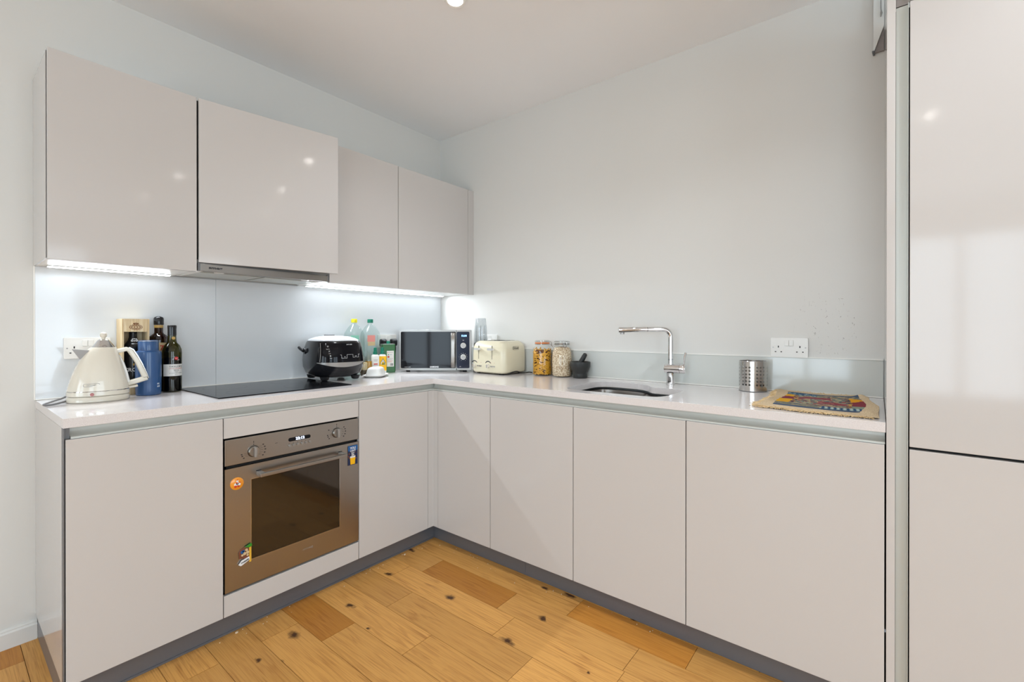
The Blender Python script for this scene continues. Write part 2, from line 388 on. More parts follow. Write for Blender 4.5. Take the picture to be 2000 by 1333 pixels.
for alongy, spans, pos in ((True, WINS, RX0), (False, W2, RY0)):
    for a, b in spans:
        wn_ += 1; a, b = min(a, b), max(a, b); mid = (a + b) / 2
        W = bpy.data.objects.new('window_%d' % wn_, None); COL.objects.link(W); W['kind'] = 'structure'
        W.location = (pos, mid, WZ0) if alongy else (mid, pos, WZ0)
        h = (b - a) / 2; H = WZ1 - WZ0
        def bb(name, u0, u1, z0, z1, d0, d1, m):
            if alongy: BOX(name, d0, d1, u0, u1, z0, z1, m, W)
            else: BOX(name, u0, u1, d0, d1, z0, z1, m, W)
        for u0, u1 in ((-h, -h + .06), (h - .06, h), (-.03, .03)): bb('window_frame', u0, u1, 0, H, -.1, -.04, M['white'])
        for z0, z1 in ((0, .06), (H - .06, H)): bb('window_frame', -h + .06, h - .06, z0, z1, -.1, -.04, M['white'])
        for u0, u1 in ((-h + .06, -.03), (.03, h - .06)): bb('pane', u0, u1, .06, H - .06, -.075, -.07, M['pane'])
# baseboard along the hob wall beyond the cabinets
bm = NB(); prism(bm, [(0, 0), (-.016, 0), (-.016, .058), (-.011, .064), (-.011, .068), (-.004, .073), (0, .073)], 0, RX0, -2.1635)
struct(ob('baseboard_left', bm, M['wall']))
bm = NB(); prism(bm, [(RX0, 0), (RX0 + .016, 0), (RX0 + .016, .06), (RX0, .073)], 1, RY0, -.02)
struct(ob('baseboard_back', bm, M['wall']))

# downlights
d0 = None
for i, (x, y) in enumerate(SPOTS):
    t = thing('downlight', '', 'ceiling light', (x, y, ZC), group='recessed downlights')
    bm = NB(); lathe(bm, [(.031, -.001), (.046, -.001), (.046, -.005), (.043, -.008), (.034, -.0065), (.031, -.003)], 36, cap0=False, cap1=False)
    ob('bezel', bm, M['plastic'], t, True)
    bm = NB(); lathe(bm, [(.031, -.0015), (.03, -.0012), (.001, -.0012)], 24); ob('lens', bm, M['lamp'], t)
    DL = ['', 'downlight nearest behind the visible one, mirrored high in the ajar hood door', 'downlight above the tall cabinet side, mirrored in the leftmost wall cabinet door', 'downlight of the sink-side row farthest from the hob', 'downlight of the middle row nearest the hob wall', 'downlight at the centre of the ceiling', 'downlight of the middle row nearest the front windows', 'downlight near the back windows on the hob side', 'downlight near the back windows on the far side']
    t['label'] = 'lit round recessed downlight in the ceiling, cut off by the top of the picture' if i == 0 else DL[i]

# ------------------------------------------------------------------ glass splashbacks and seals
t = thing('splashback', 'pale grey-blue glass splashback running behind the hob under the wall cabinets', 'splashback', (0, 0, ZW))
H = ZUB - ZW
for a, b in ((-2.168, -1.5305), (-1.5295, -.0015)):
    BOX('glass_panel', a, b, -.0075, -.0008, .001, H, M['splash'], t, .0006, 1)
BOX('seal', -2.172, -2.168, -.008, -.0008, .001, H, M['seal'], t)
BOX('seal', -2.168, -.008, -.012, -.0076, .001, .005, M['seal'], t)
t = thing('upstand', 'low pale green-grey glass upstand on the wall behind the sink', 'splashback', (0, 0, ZW))
BOX('glass_panel', -.0075, -.0008, -2.6435, -.008, .001, .1545, M['splashB'], t, .0006, 1)
BOX('seal', -.0095, -.0008, -2.6435, -.008, .1546, .160, M['seal'], t)
BOX('seal', -.012, -.0076, -2.6435, -.0122, .001, .006, M['seal'], t)

# ------------------------------------------------------------------ worktop with the sink cut-out
SINK = [(-.40, -1.437), (-.31, -1.432), (-.20, -1.432), (-.155, -1.455), (-.135, -1.50), (-.132, -1.60), (-.142, -1.665), (-.175, -1.715), (-.225, -1.755), (-.238, -1.80),
        (-.242, -1.90), (-.30, -1.925), (-.42, -1.928), (-.50, -1.92), (-.545, -1.885), (-.552, -1.80), (-.55, -1.65), (-.545, -1.50), (-.51, -1.45)]
def rounded(poly, k=3):
    P = [Vector((*p, 0)) for p in poly]; n = len(P); out = []
    for i in range(n):
        a, b, c, d = P[i - 1], P[i], P[(i + 1) % n], P[(i + 2) % n]
        for j in range(k):
            t_ = j / k; v = .5 * ((2 * b) + (-a + c) * t_ + (2 * a - 5 * b + 4 * c - d) * t_ * t_ + (-a + 3 * b - 3 * c + d) * t_ ** 3)
            out.append((v.x, v.y))
    return out
SK = rounded(SINK)
OUT = [(-2.167, -.0005), (-2.167, -DA), (-DB, -DA), (-DB, -2.6445), (-.0005, -2.6445), (-.0005, -.0005)]
bm = NB()
for z in (ZWB, ZW):
    es = []
    for lp in (OUT, SK):
        vs = [bm.verts.new((x, y, z)) for x, y in lp]
        es += [bm.edges.new((vs[i], vs[(i + 1) % len(vs)])) for i in range(len(vs))]
    bmesh.ops.triangle_fill(bm, use_beauty=True, use_dissolve=False, edges=es)
bm.verts.ensure_lookup_table()
for off, n in ((0, len(OUT)), (len(OUT), len(SK))):
    tot = len(OUT) + len(SK)
    for i in range(n):
        a, b = off + i, off + (i + 1) % n
        bm.faces.new([bm.verts[k] for k in (a, b, b + tot, a + tot)])
wt = tag(ob('worktop', bm, M['stone'], bevel=.0014, seg=2), 'L-shaped pale mauve-grey speckled quartz worktop over all base cabinets', 'worktop')
# sink: undermounted steel one and a half bowl
t = thing('sink', 'undermounted stainless steel one-and-a-half bowl sink in the worktop below the tap', 'sink', (0, 0, ZWB))
cx0, cy0 = -.36, -1.67
def sc(poly, s, z, cx=None, cy=None):
    cx = sum(p[0] for p in poly) / len(poly) if cx is None else cx; cy = sum(p[1] for p in poly) / len(poly) if cy is None else cy
    return [(cx + (x - cx) * s, cy + (y - cy) * s, z) for x, y in poly]
main = rounded([(-.40, -1.445), (-.20, -1.442), (-.15, -1.49), (-.146, -1.62), (-.18, -1.71), (-.30, -1.735), (-.45, -1.735), (-.525, -1.70), (-.54, -1.60), (-.53, -1.48)])
half = rounded([(-.30, -1.762), (-.255, -1.79), (-.252, -1.88), (-.30, -1.915), (-.45, -1.915), (-.52, -1.89), (-.53, -1.80), (-.46, -1.765)])
bm = NB()
rings(bm, [sc(main, 1.0, -.012), sc(main, .985, -.03), sc(main, .96, -.14), sc(main, .90, -.165), sc(main, .25, -.175)], False, True)
ob('main_bowl', bm, M['sinksteel'], t, True)
bm = NB(); rings(bm, [sc(half, 1.0, -.012), sc(half, .98, -.03), sc(half, .94, -.10), sc(half, .86, -.12), sc(half, .25, -.127)], False, True)
ob('half_bowl', bm, M['sinksteel'], t, True)
# flange plate joining both bowls
bm = NB(); es = []
ofs = [(cx0 + (x - cx0) * 1.06, cy0 + (y - cy0) * 1.05) for x, y in SK]
for lp in (ofs, main, half):
    vs = [bm.verts.new((x, y, -.012)) for x, y in lp]; es += [bm.edges.new((vs[i], vs[(i + 1) % len(vs)])) for i in range(len(vs))]
bmesh.ops.triangle_fill(bm, use_beauty=True, use_dissolve=False, edges=es)
ob('flange', bm, M['sinksteel'], t)
bm = NB(); lathe(bm, [(.001, -.172), (.03, -.172), (.042, -.168), (.045, -.1705)], 24, -.34, -1.59, cap0=False, cap1=False); ob('strainer', bm, M['chrome'], t, True)

# ------------------------------------------------------------------ base cabinets
G = .0017
def front(name, par, x0, x1, z0, z1, d, m=None, th=.019):
    return BOX(name, x0 + G, x1 - G, -d, -d + th, z0, z1, m or M['gloss'], par, .0012, 2)
def base_unit(label, run, s0, s1, kind='door', group='base cabinets'):
    """s0,s1 measured along the run; local X to the viewer's right, local -Y to the room"""
    D = DA if run == 'A' else DB; w_ = abs(s1 - s0); c = (s0 + s1) / 2
    t = thing('base_cabinet', label, 'cabinet', (c, 0, 0) if run == 'A' else (0, c, 0), 0 if run == 'A' else -pi / 2)
    bm = NB(); h = w_ / 2 - .0005
    y1 = -.013
    if kind == 'sink':
        box(bm, -h, -h + .018, -(D - .022), y1, ZDB + .004, .869); box(bm, h - .018, h, -(D - .022), y1, ZDB + .004, .869)
        box(bm, -h + .018, h - .018, -(D - .022), y1, ZDB + .004, ZDB + .022); box(bm, -h + .018, h - .018, -(D - .022), -(D - .04), ZDB + .022, .64)
    elif kind == 'oven':
        box(bm, -h, -h + .003, -(D - .022), y1, ZDB + .004, .869); box(bm, h - .003, h, -(D - .022), y1, ZDB + .004, .869)
        box(bm, -h + .003, h - .003, -(D - .022), y1, ZDB + .004, ZDB + .022); box(bm, -h + .003, h - .003, -(D - .022), y1, .80, .869)
    else: box(bm, -h, h, -(D - .022), y1, ZDB + .004, .869)
    ob('carcass', bm, M['carc'], t)
    if kind == 'oven':
        front('top_panel', t, -w_ / 2, w_ / 2, .7965, ZDT, D); front('bottom_panel', t, -w_ / 2, w_ / 2, ZDB, .1775, D)
    else: front('door', t, -w_ / 2, w_ / 2, ZDB, ZDT, D)
    return t
base_unit('glossy cream base cabinet at the left end of the hob run, left of the oven', 'A', -2.1625, -1.7134)
base_unit('base cabinet housing the oven, narrow cream panels above and below it', 'A', -1.7134, -1.1131, 'oven')
base_unit('glossy cream base cabinet between the oven and the inner corner', 'A', -1.1131, -.6661)
base_unit('narrowest glossy cream base cabinet of the sink run, next to the inner corner', 'B', -.6589, -1.0561)
base_unit('glossy cream base cabinet of the sink run, second from the inner corner', 'B', -1.0561, -1.5517, 'sink')
base_unit('glossy cream base cabinet under the sink tap, third from the inner corner', 'B', -1.5517, -2.0506, 'sink')
base_unit('widest glossy cream base cabinet, beside the tall unit and under the woven mat', 'B', -2.0506, -2.6435)
bm = NB(); P = [(-.6655, -DA), (-DB, -DA), (-DB, -.6583), (-DB + .019, -.6583), (-DB + .019, -DA + .019), (-.6655, -DA + .019)]
prism(bm, P, 2, ZDB, ZDT)
tag(ob('corner_post', bm, M['gloss'], bevel=.001, seg=1), 'narrow cream L-shaped corner post between the two runs of base cabinets', 'cabinet trim')
# end panel
t = thing('end_panel', 'glossy cream side panel closing the left end of the base cabinets', 'panel', (-2.167, 0, 0))
BOX('panel', 0, .0035, -.598, -.0005, ZDB, ZWB - .0005, M['gloss'], t)
BOX('edge_strip', 0, .0035, -.6195, -.5985, ZDB, ZWB - .0005, M['edge'], t)
BOX('edge_strip', .004, .018, -.603, -.585, ZDT + .001, ZWB - .0005, M['edge'], t)
# handle rails (recessed J channel)
def rail(label, run, a, b):
    D = DA if run == 'A' else DB
    prof = [(-(D - .034), .9135), (-(D - .034), .900), (-(D - .031), .892), (-(D - .024), .886), (-(D - .006), .8835), (-(D - .006), .8785), (-(D - .004), .878), (-(D - .004), .8775),
            (-(D - .026), .8775), (-(D - .040), .884), (-(D - .040), .9135)]
    w_ = abs(b - a) / 2
    t = thing('handle_rail', label, 'handle rail', ((a + b) / 2, 0, 0) if run == 'A' else (0, (a + b) / 2, 0), 0 if run == 'A' else -pi / 2)
    bm = NB(); prism(bm, prof, 0, -w_, w_); ob('channel', bm, M['alu'], t, True)
    return t
rail('recessed satin aluminium handle rail under the worktop along the hob run', 'A', -2.148, -.5905)
rail('recessed satin aluminium handle rail under the worktop along the sink run', 'B', -.594, -2.643)
# plinths
KA, KB = -DA + .045, -DB + .045
t = thing('plinth', 'grey plinth under the hob run of base cabinets, with a return at the left end', 'plinth', (0, 0, 0))
BOX('plinth_board', -2.163, KB - .0004, KA, KA + .016, .001, ZDB - .001, M['plinth'], t, .001, 1)
BOX('plinth_board', -2.163, -2.147, KA + .0165, -.018, .001, ZDB - .001, M['plinth'], t, .001, 1)
BOX('floor_seal', -2.165, KB - .004, KA - .004, KA - .0003, .0005, .008, M['plinth'], t)
t = thing('plinth', 'grey plinth under the sink run of base cabinets', 'plinth', (0, 0, 0))
BOX('plinth_board', KB, KB + .016, -1.2495, KA + .016, .001, ZDB - .001, M['plinth'], t, .001, 1)
BOX('plinth_board', KB, KB + .016, -2.6435, -1.2505, .001, ZDB - .001, M['plinth'], t, .001, 1)

# ------------------------------------------------------------------ oven
t = thing('oven', 'built-in brushed steel oven with clock, two knobs, bar handle and dark glass door', 'oven', (-1.4122, 0, 0))
D = DA; X0, X1 = -.2965, .2965; YF = -D
BOX('body', X0 + .01, X1 - .01, -D + .014, -.05, .19, .79, M['gap'], t)
BOX('control_panel', X0, X1, YF, YF + .013, .687, .7895, M['steel'], t, .0015)
def kx(wx): return wx + 1.4122
# door as a frame with a glass window in it
bm = NB(); xo0, xo1, zo0, zo1 = X0, X1, .187, .6745; xi0, xi1, zi0, zi1 = kx(-1.611), kx(-1.2175), .288, .614
for a, b, c, d in ((xo0, xo1, zi1, zo1), (xo0, xo1, zo0, zi0), (xo0, xi0, zi0, zi1), (xi1, xo1, zi0, zi1)): box(bm, a, b, YF, YF + .013, c, d)
bmesh.ops.remove_doubles(bm, verts=bm.verts[:], dist=1e-5)
ob('door', bm, M['steel'], t)
BOX('door_glass', xi0 + .0005, xi1 - .0005, YF + .003, YF + .0125, zi0 + .0005, zi1 - .0005, M['ovenglass'], t)
bm = NB(); e_ = .0012
for a, b, c, d in ((xi0 - e_, xi1 + e_, zi1, zi1 + e_), (xi0 - e_, xi1 + e_, zi0 - e_, zi0), (xi0 - e_, xi0, zi0, zi1), (xi1, xi1 + e_, zi0, zi1)): box(bm, a, b, YF - .0004, YF - .0001, c, d)
ob('window_trim', bm, M['chrome'], t)
h = BOX('handle', -.184, .206, YF - .052, YF - .037, .627, .6415, M['steel'], t, .002)
for xx in (-.180, .188): BOX('handle_post', xx, xx + .018, YF - .037, YF - .0002, .626, .6425, M['silver'], h, .001)
for xx in (-.180, .188): BOX('post_cap', xx - .001, xx + .019, YF - .003, YF - .0001, .6435, .6455, M['black'], h)
for kxx, kz in ((kx(-1.602), .727), (kx(-1.232), .738)):
    bm = NB(); tube(bm, [(kxx, YF - .0003, kz), (kxx, YF - .010, kz), (kxx, YF - .012, kz)], [.022, .021, .0195], 28)
    k = ob('knob', bm, M['steel'], t, True)
    bm = NB(); box(bm, -.0045, .0045, -.0255, -.0121, -.021, .0195); g = ob('grip', bm, M['silver'], k, bevel=.002); g.location = (kxx, YF, kz)
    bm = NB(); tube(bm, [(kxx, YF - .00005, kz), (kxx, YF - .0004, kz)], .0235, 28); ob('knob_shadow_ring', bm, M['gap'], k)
    # printed marks round the knob
    bm = NB()
    for j, a in enumerate((35, 18, 0, -20, -38, 215, 200, 188, 150)):
        if j > 4 and kxx < 0 and a == 150: continue
        r_ = .046; px_, pz_ = kxx + r_ * cos(radians(a)), kz + .8 * r_ * sin(radians(a))
        box(bm, px_ - .003, px_ + .003, YF - .0003, YF, pz_ - .0022, pz_ + .0022)
        px2 = kxx + .032 * cos(radians(a)); pz2 = kz + .8 * .034 * sin(radians(a)); box(bm, px2 - .005, px2 + .005, YF - .0003, YF, pz2 - .0004, pz2 + .0004)
    box(bm, kxx - .0012, kxx + .0012, YF - .0003, YF, kz + .034, kz + .042); box(bm, kxx - .0015, kxx + .0015, YF - .0003, YF, kz + .026, kz + .030)
    ob('dial_print', bm, M['ink'], t)['kind'] = 'stuff'
bm = NB(); prism(bm, arc_rect(-.048, .052, .738, .754, .0079), 1, YF - .0012, YF - .0001); ob('display', bm, M['blackglass'], t)
text('clock_digits', '22:12', .0155, M['disp'], t, (.004, YF - .0014, .746), sx=1.15, bold=.0004)
bm = NB(); 
for j in range(6):
    bx_ = -.044 + j * .0185; tube(bm, [(bx_, YF - .0001, .7215), (bx_, YF - .007, .7215)], .0050, 14)
    b_ = ob('button', bm, M['silver'], t, True); bm = NB()
bm.free()
bm = NB()
for j in range(6): box(bm, -.0455 + j * .0185, -.0435 + j * .0185, YF - .0003, YF, .7295, .732)
box(bm, -.104, -.094, YF - .0003, YF, .742, .7435); ob('button_print', bm, M['ink'], t)['kind'] = 'stuff'
text('brand_print', 'smeg', .016, M['silver'], t, (.04, YF - .0003, .245), sx=1.5)

# fridge magnets stuck on the oven
def mag(name, label, wx, wz):
    return thing(name, label, 'magnet', (wx, -DA - .0003, wz))
t = mag('magnet', 'round orange magnet with white and red figure on the left of the oven door', -1.666, .611)
bm = NB(); tube(bm, [(0, 0, 0), (0, -.004, 0), (0, -.006, 0)], [.0245, .0245, .021], 28); ob('disc', bm, M['orange'], t, True)
bm = NB()
for x, z, r in ((0, .010, .0045), (-.006, -.002, .006), (.006, -.003, .006), (0, .001, .005)): tube(bm, [(x, -.006, z), (x, -.0068, z)], r, 14)
ob('white_print', bm, M['whitep'], t)
bm = NB()
for x, z, r in ((-.002, .004, .003), (.004, -.010, .004), (-.007, -.010, .005), (.009, .004, .0025), (0, .015, .002)): tube(bm, [(x, -.0068, z), (x, -.0074, z)], r, 12)
ob('red_print', bm, M['mred'], t)
t = mag('magnet', 'rectangular photo magnet with beer glass and slogan at the oven door top right corner', -1.148, .6145)
BOX('plate', -.026, .026, -.0025, 0, -.047, .047, M['mnavy'], t, .0006)
BOX('sky_print', -.0258, .0258, -.0029, -.0026, .022, .0468, M['mblue'], t)
bm = NB()
for k in range(26):
    x, z = random.uniform(-.024, .024), random.uniform(-.02, .012)
    if abs(x + .001) < .012: continue
    tube(bm, [(x, -.0026, z), (x, -.0029, z)], random.uniform(.0015, .004), 8)
ob('crowd_print', bm, M['mbrown'], t)['kind'] = 'stuff'
bm = NB(); rings(bm, [[(-.013, y, -.044), (.011, y, -.044), (.013, y, -.012), (-.015, y, -.012)] for y in (-.003, -.0026)]); ob('beer_print', bm, M['ylabel'], t)
BOX('foam_print', -.015, .013, -.0031, -.0027, -.012, -.004, M['whitep'], t)
for s, z, q in (('YOU', .034, .017), ("CAN'T", .021, .012), ('BUY', .010, .010), ('BEER', .001, .008)): text('slogan_print', s, q, M['whitep'], t, (.0, -.0032, z), sx=.85, bold=.0003)
t = mag('magnet', 'colourful cut-out souvenir magnet with a white lettered arrow sign, lower left of the oven glass', -1.636, .318)
bm = NB(); prism(bm, [(-.022, -.012), (.020, -.022), (.022, .03), (.004, .03), (-.018, .022), (-.024, .012)], 1, -.004, 0); ob('plate', bm, M['mbrown'], t)
bm = NB(); prism(bm, [(-.002, .030), (.022, .038), (.024, .028), (.014, .024)], 1, -.009, -.0042); ob('green_roof', bm, M['mgreen'], t)
BOX('yellow_post', .014, .0215, -.0075, -.0042, -.036, .024, M['myel'], t)
bm = NB()
for x, z, r in ((-.012, .0125, .006), (-.007, .015, .0045)): tube(bm, [(x, -.0042, z), (x, -.0062, z)], r, 12)
ob('blue_shape', bm, M['mblue'], t)
bm = NB()
for x, z, r in ((-.003, .004, .006), (.008, .006, .006), (-.012, 0, .004), (.004, .017, .005), (.008, -.005, .004)): tube(bm, [(x, -.0042, z), (x, -.007, z)], r, 12)
ob('cream_shape', bm, M['beigep'], t)
bm = NB(); prism(bm, [(-.026, -.034), (-.018, -.040), (.014, -.026), (.014, -.014), (-.014, -.020)], 1, -.009, -.0043); ob('arrow_sign', bm, M['whitep'], t)
text('sign_print', 'TWEEZER', .0075, M['ink'], t, (-.003, -.0092, -.026), (pi / 2, -radians(17), 0), sx=.95, bold=.0003)

# ------------------------------------------------------------------ wall cabinets
def wall_unit(label, x0, x1, z0=ZUB, door=True, ang=0):
    t = thing('wall_cabinet', label, 'cabinet', (x0, 0, z0)); w_ = x1 - x0; H = ZUT - z0
    return t, w_, H
t, w_, H = wall_unit('leftmost glossy cream wall cabinet, left of the cooker hood', -2.1724, -1.7155)
BOX('side_panel', 0, .006, -DU + .0235, -.0005, 0, H - .004, M['gloss'], t)
BOX('carcass', .0065, w_ - .001, -DU + .022, -.0005, .0005, H - .004, M['white'], t)
front('door', t, .0005, w_ - .001, -.004, H, DU)
BOX('door_gap_shade', .0015, .005, -DU + .0193, -DU + .0232, .002, H - .005, M['gap'], t)  # near-black strip in place of the shade between door and side panel
t = thing('hood_cabinet', 'wall cabinet above the cooker hood, its glossy door slightly ajar at the right', 'cabinet', (-1.7134, 0, 1.515)); H = ZUT - 1.515
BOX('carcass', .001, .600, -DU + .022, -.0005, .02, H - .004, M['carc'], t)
d_ = front('door', t, 0, .608, 0, H, 0); d_.location = (.0005, -DU, 0); d_.rotation_euler = (0, 0, -radians(8.42))
for c_, x0, x1, lab in (('', -1.1125, -.6629, 'glossy cream wall cabinet immediately right of the cooker hood'), ('', -.6621, -.0568, 'wider glossy cream wall cabinet nearest the room corner, above the microwave')):
    t, w_, H = wall_unit(lab, x0, x1)
    BOX('carcass', .0005, w_ - .0005, -DU + .022, -.0005, .0005, H - .004, M['white'], t)
    front('door', t, 0, w_, -.004, H, DU)
tag(BOX('filler_panel', -.0556, -.0008, -DU, -DU + .019, ZUB - .004, ZUT, M['gloss'], None, .001), 'narrow cream filler panel between the last wall cabinet and the sink wall', 'panel')
BOXB = BOX('underside_panel', -.0556, -.0008, -DU + .02, -.0005, ZUB, ZUB + .016, M['white']); tag(BOXB, 'white board closing the underside beside the last wall cabinet', 'panel')
# LED strips below
for lab, a, b in (('bright white LED strip under the leftmost wall cabinet', -2.14, -1.735), ('bright white LED strip under the wall cabinets right of the hood', -1.09, -.03)):
    t = thing('led_strip', lab, 'strip light', ((a + b) / 2, -.062, ZUB)); h = (b - a) / 2
    bm = NB(); prism(bm, [(.011, -.0005), (-.011, -.0005), (-.011, -.0015), (.011, -.005)], 0, -h, h); ob('profile', bm, M['alu'], t)
    bm = NB(); prism(bm, [(-.0100, -.0018), (-.0100, -.0026), (.0100, -.0060), (.0100, -.0049)], 0, -h + .002, h - .002); ob('diffuser', bm, M['ledw'], t)
    lb = area('led_beam', ((a + b) / 2, -.066, ZUB - .0075), (-radians(42), 0, 0), b - a - .01, .008, P_LED * (b - a), (.86, .93, 1), 125)
# cooker hood
t = thing('cooker_hood', 'slim steel telescopic cooker hood below the ajar cabinet door', 'cooker hood', (-1.413, 0, 1.4786))
BOX('front_trim', -.293, .290, -DU - .002, -DU + .012, .0, .031, M['steel'], t, .001)
BOX('end_cap', .2905, .2995, -DU + .0, -DU + .02, .0, .034, M['edge'], t, .001)
BOX('end_cap', -.3, -.2935, -DU + .0, -DU + .02, .0, .034, M['edge'], t, .001)
BOX('body', -.2995, .2995, -DU + .0205, -.02, .006, .05, M['silver'], t)
for a in (-.27, .01): BOX('filter', a, a + .26, -.26, -.06, .002, .0055, M['alu'], t)
BOX('side_rail', -.297, -.275, -DU + .021, -.05, .0005, .0055, M['plastic'], t)
BOX('side_rail', .274, .297, -DU + .021, -.05, .0005, .0055, M['plastic'], t)
bm = NB()
for a in (-.2, .2): tube(bm, [(a, -.29, .0052), (a, -.29, .0015)], .02, 18); ob('hood_lamp', bm, M['plastic'], t, True); bm = NB()
bm.free()
text('brand_print', 'smeg', .016, M['ink'], t, (-.235, -DU - .0023, .0165), sx=1.6, bold=.0006)

# ------------------------------------------------------------------ tall unit at the right
t = thing('tall_cabinet', 'tall glossy cream cabinet at the right edge with upper and lower doors', 'cabinet', (0, -2.6665, 0))
BOX('side_panel', -DB, -.0005, 0, .0205, .001, 2.45, M['gloss'], t, .0008)
BOX('carcass', -DB + .045, -.0005, -.64, -.001, .10, 2.20, M['carc'], t)
YL, YR = -.0325, -.632
BOX('handle_profile', -DB + .016, -DB + .02, YL + .004, -.001, .10, 2.194, M['alu'], t)
BOX('handle_profile', -DB + .0025, -DB + .016, YL + .003, YL + .0045, .10, 2.194, M['alu'], t)
BOX('upper_door', -DB, -DB + .019, YR, YL, .8795, 2.194, M['gloss'], t, .0012)
BOX('lower_door', -DB, -DB + .019, YR, YL, .0937, .8715, M['gloss'], t, .0012)
BOX('door_gap_shade', -DB + .0205, -DB + .044, YR, YL - .001, .10, 2.193, M['gap'], t)  # near-black sheet behind the doors, painted shade for their gaps
BOX('plinth_board', -DB + .045, -DB + .06, YR, -.001, .001, .0925, M['plinth'], t)
BOX('top_panel', -DB + .006, -DB + .025, YR, YL + .001, 2.203, 2.45, M['wall'], t)
BOX('top_recess', -DB + .02, -DB + .03, YL + .002, -.001, 2.199, 2.45, M['taupe'], t)  # taupe stands in for the shadow above the handle profile

# white wall box high beside the tall unit
t = thing('wall_box', 'white box mounted high on the sink wall beside the tall cabinet, with a hanging cord', 'wall box', (0, -2.6095, 2.36))
bm = NB(); prism(bm, [(0, .012), (-.0005, .0), (-.034, .10), (-.034, .24), (0, .24)], 0, -.022, -.012); ob('cover', bm, M['white'], t)
BOX('housing', -.0115, -.0008, -.034, -.0012, .004, .24, M['taupe'], t)  # shaded part of the white box, its shade painted in taupe
bm = NB(); tube(bm, smoothpath([(-.026, -.024, .24), (-.026, -.0238, .18), (-.026, -.0245, .16)]), .0012, 6); cord = ob('cord', bm, M['edge'], t)
bm = NB(); tube(bm, [(-.026, -.0245, .162), (-.026, -.0255, .15), (-.026, -.0235, .135)], [.0018, .0035, .0012], 8); ob('toggle', bm, M['silver'], cord)
bm = NB(); tube(bm, [(-.026, .001, .004), (-.006, -.002, -.003)], .0042, 8); ob('catch', bm, M['edge'], t)

# ------------------------------------------------------------------ sockets
def socket(label, loc, rz, mirror=False):
    t = thing('double_socket', label, 'socket', loc, rz, None)
    bm = NB(); prism(bm, arc_rect(-.0735, .0735, -.044, .044, .004), 1, -.0095, -.0002); ob('plate', bm, M['plastic'], t, bevel=.0012)
    for a in (-.0175, .0005): BOX('switch', a, a + .0165, -.013, -.0096, .008, .034, M['plastic'], t, .001)
    for s in (-1, 1):
        bm = NB(); c = s * .045 + (.003 if s < 0 else -.003)
        box(bm, c - .002, c + .002, -.0101, -.0096, -.001, .008); box(bm, c - .0145, c - .0085, -.0101, -.0096, -.0215, -.0175); box(bm, c + .0085, c + .0145, -.0101, -.0096, -.0215, -.0175)
        ob('pin_holes', bm, M['gap'], t)
        bm = NB(); tube(bm, [(s * .0635, -.0096, .0), (s * .0635, -.0105, .0)], .0028, 12); ob('screw', bm, M['silver'], t)
    return t
s1 = socket('white double socket on the wall behind the kettle', (-2.0135, -.0078, 1.1485), 0)
s2 = socket('white double socket on the sink wall above the upstand near the woven mat', (-.0005, -2.3105, 1.1445), -pi / 2)
s3 = socket('white double socket behind the green tin and yellow-label bottle, two black plugs in it', (-.497, -.0078, 1.1485), 0)
s4 = socket('white double socket on the sink wall mostly hidden behind the toaster', (-.0005, -.505, 1.1485), -pi / 2)
def plug(loc, rz, label, m=M['black']):
    t = thing('plug', label, 'plug', loc, rz)
    bm = NB(); rings(bm, [[(x * s, y, z * s + dz) for x, z in arc_rect(-.024, .024, -.026, .024, .011)] for s, y, dz in ((1, -.0005, 0), (1, -.014, 0), (.86, -.024, -.001), (.5, -.032, -.004))])
    ob('body', bm, m, t, True); bm = NB(); tube(bm, smoothpath([(0, -.026, -.012), (0, -.03, -.04), (0, -.024, -.09), (.004, -.02, -.1985)]), .0032, 8); ob('cord', bm, m, t, True)
    return t
plug((-.539, -.0182, 1.139), 0, 'black plug in the left outlet of the socket behind the green tin')
plug((-.455, -.0182, 1.139), 0, 'black plug in the right outlet of the socket behind the green tin')
plug((-.0110, -.531, 1.139), -pi / 2, 'white plug in the socket behind the toaster', M['plastic'])
plug((-1.968, -.0182, 1.139), 0, 'white plug in the socket hidden behind the kettle', M['plastic'])

# ------------------------------------------------------------------ hob
t = thing('hob', 'flat black glass hob set in the worktop over the oven', 'hob', (-1.4, -.293, ZW))
bm = NB(); prism(bm, arc_rect(-.302, .302, -.245, .245, .004), 2, .0002, .0045); ob('glass', bm, M['hobglass'], t, bevel=.0008)
M['hobring'] = mat('hob_print', (.04, .04, .045), .2)
for x, y, r in ((-.15, .11, .09), (-.15, -.12, .075), (.14, .11, .075), (.14, -.11, .105)):
    bm = NB(); rings(bm, [circ(r, .0047, 40, x, y), circ(r + .0012, .0047, 40, x, y)], False, False); ob('zone_ring', bm, M['hobring'], t)

# ------------------------------------------------------------------ kettle
t = thing('kettle', 'ivory enamel pyramid-shaped electric kettle with chrome-backed handle and ball knob', 'kettle', (-2.010, -.200, ZW), radians(-3)); t.scale = (1, 1, 1.035)
def kell(a, b, z, e=2.3, dx=0): return circ(a, z, 40, dx, 0, e, b)
bm = NB(); rings(bm, [kell(.0925, .074, .0005), kell(.0955, .077, .004), kell(.0945, .076, .018), kell(.0915, .073, .0215)]); ob('power_base', bm, M['kcream'], t, True)
bm = NB(); rings(bm, [kell(.0925, .073, .0228), kell(.095, .0755, .026), kell(.094, .075, .040)]); ob('body_foot', bm, M['kcream'], t, True)
bm = NB(); rings(bm, [kell(.0935, .0745, .0402), kell(.0935, .0745, .0425)]); ob('chrome_band', bm, M['chrome'], t, True)
bm = NB(); rings(bm, [kell(.093, .074, .0427), kell(.091, .073, .055, dx=.0), kell(.083, .068, .09, dx=.001), kell(.073, .061, .125, dx=.003), kell(.0605, .053, .16, dx=.006), kell(.049, .045, .185, dx=.010), kell(.042, .04, .200, dx=.0135), kell(.0385, .037, .204, dx=.0145)])
ob('body', bm, M['kcream'], t, True)
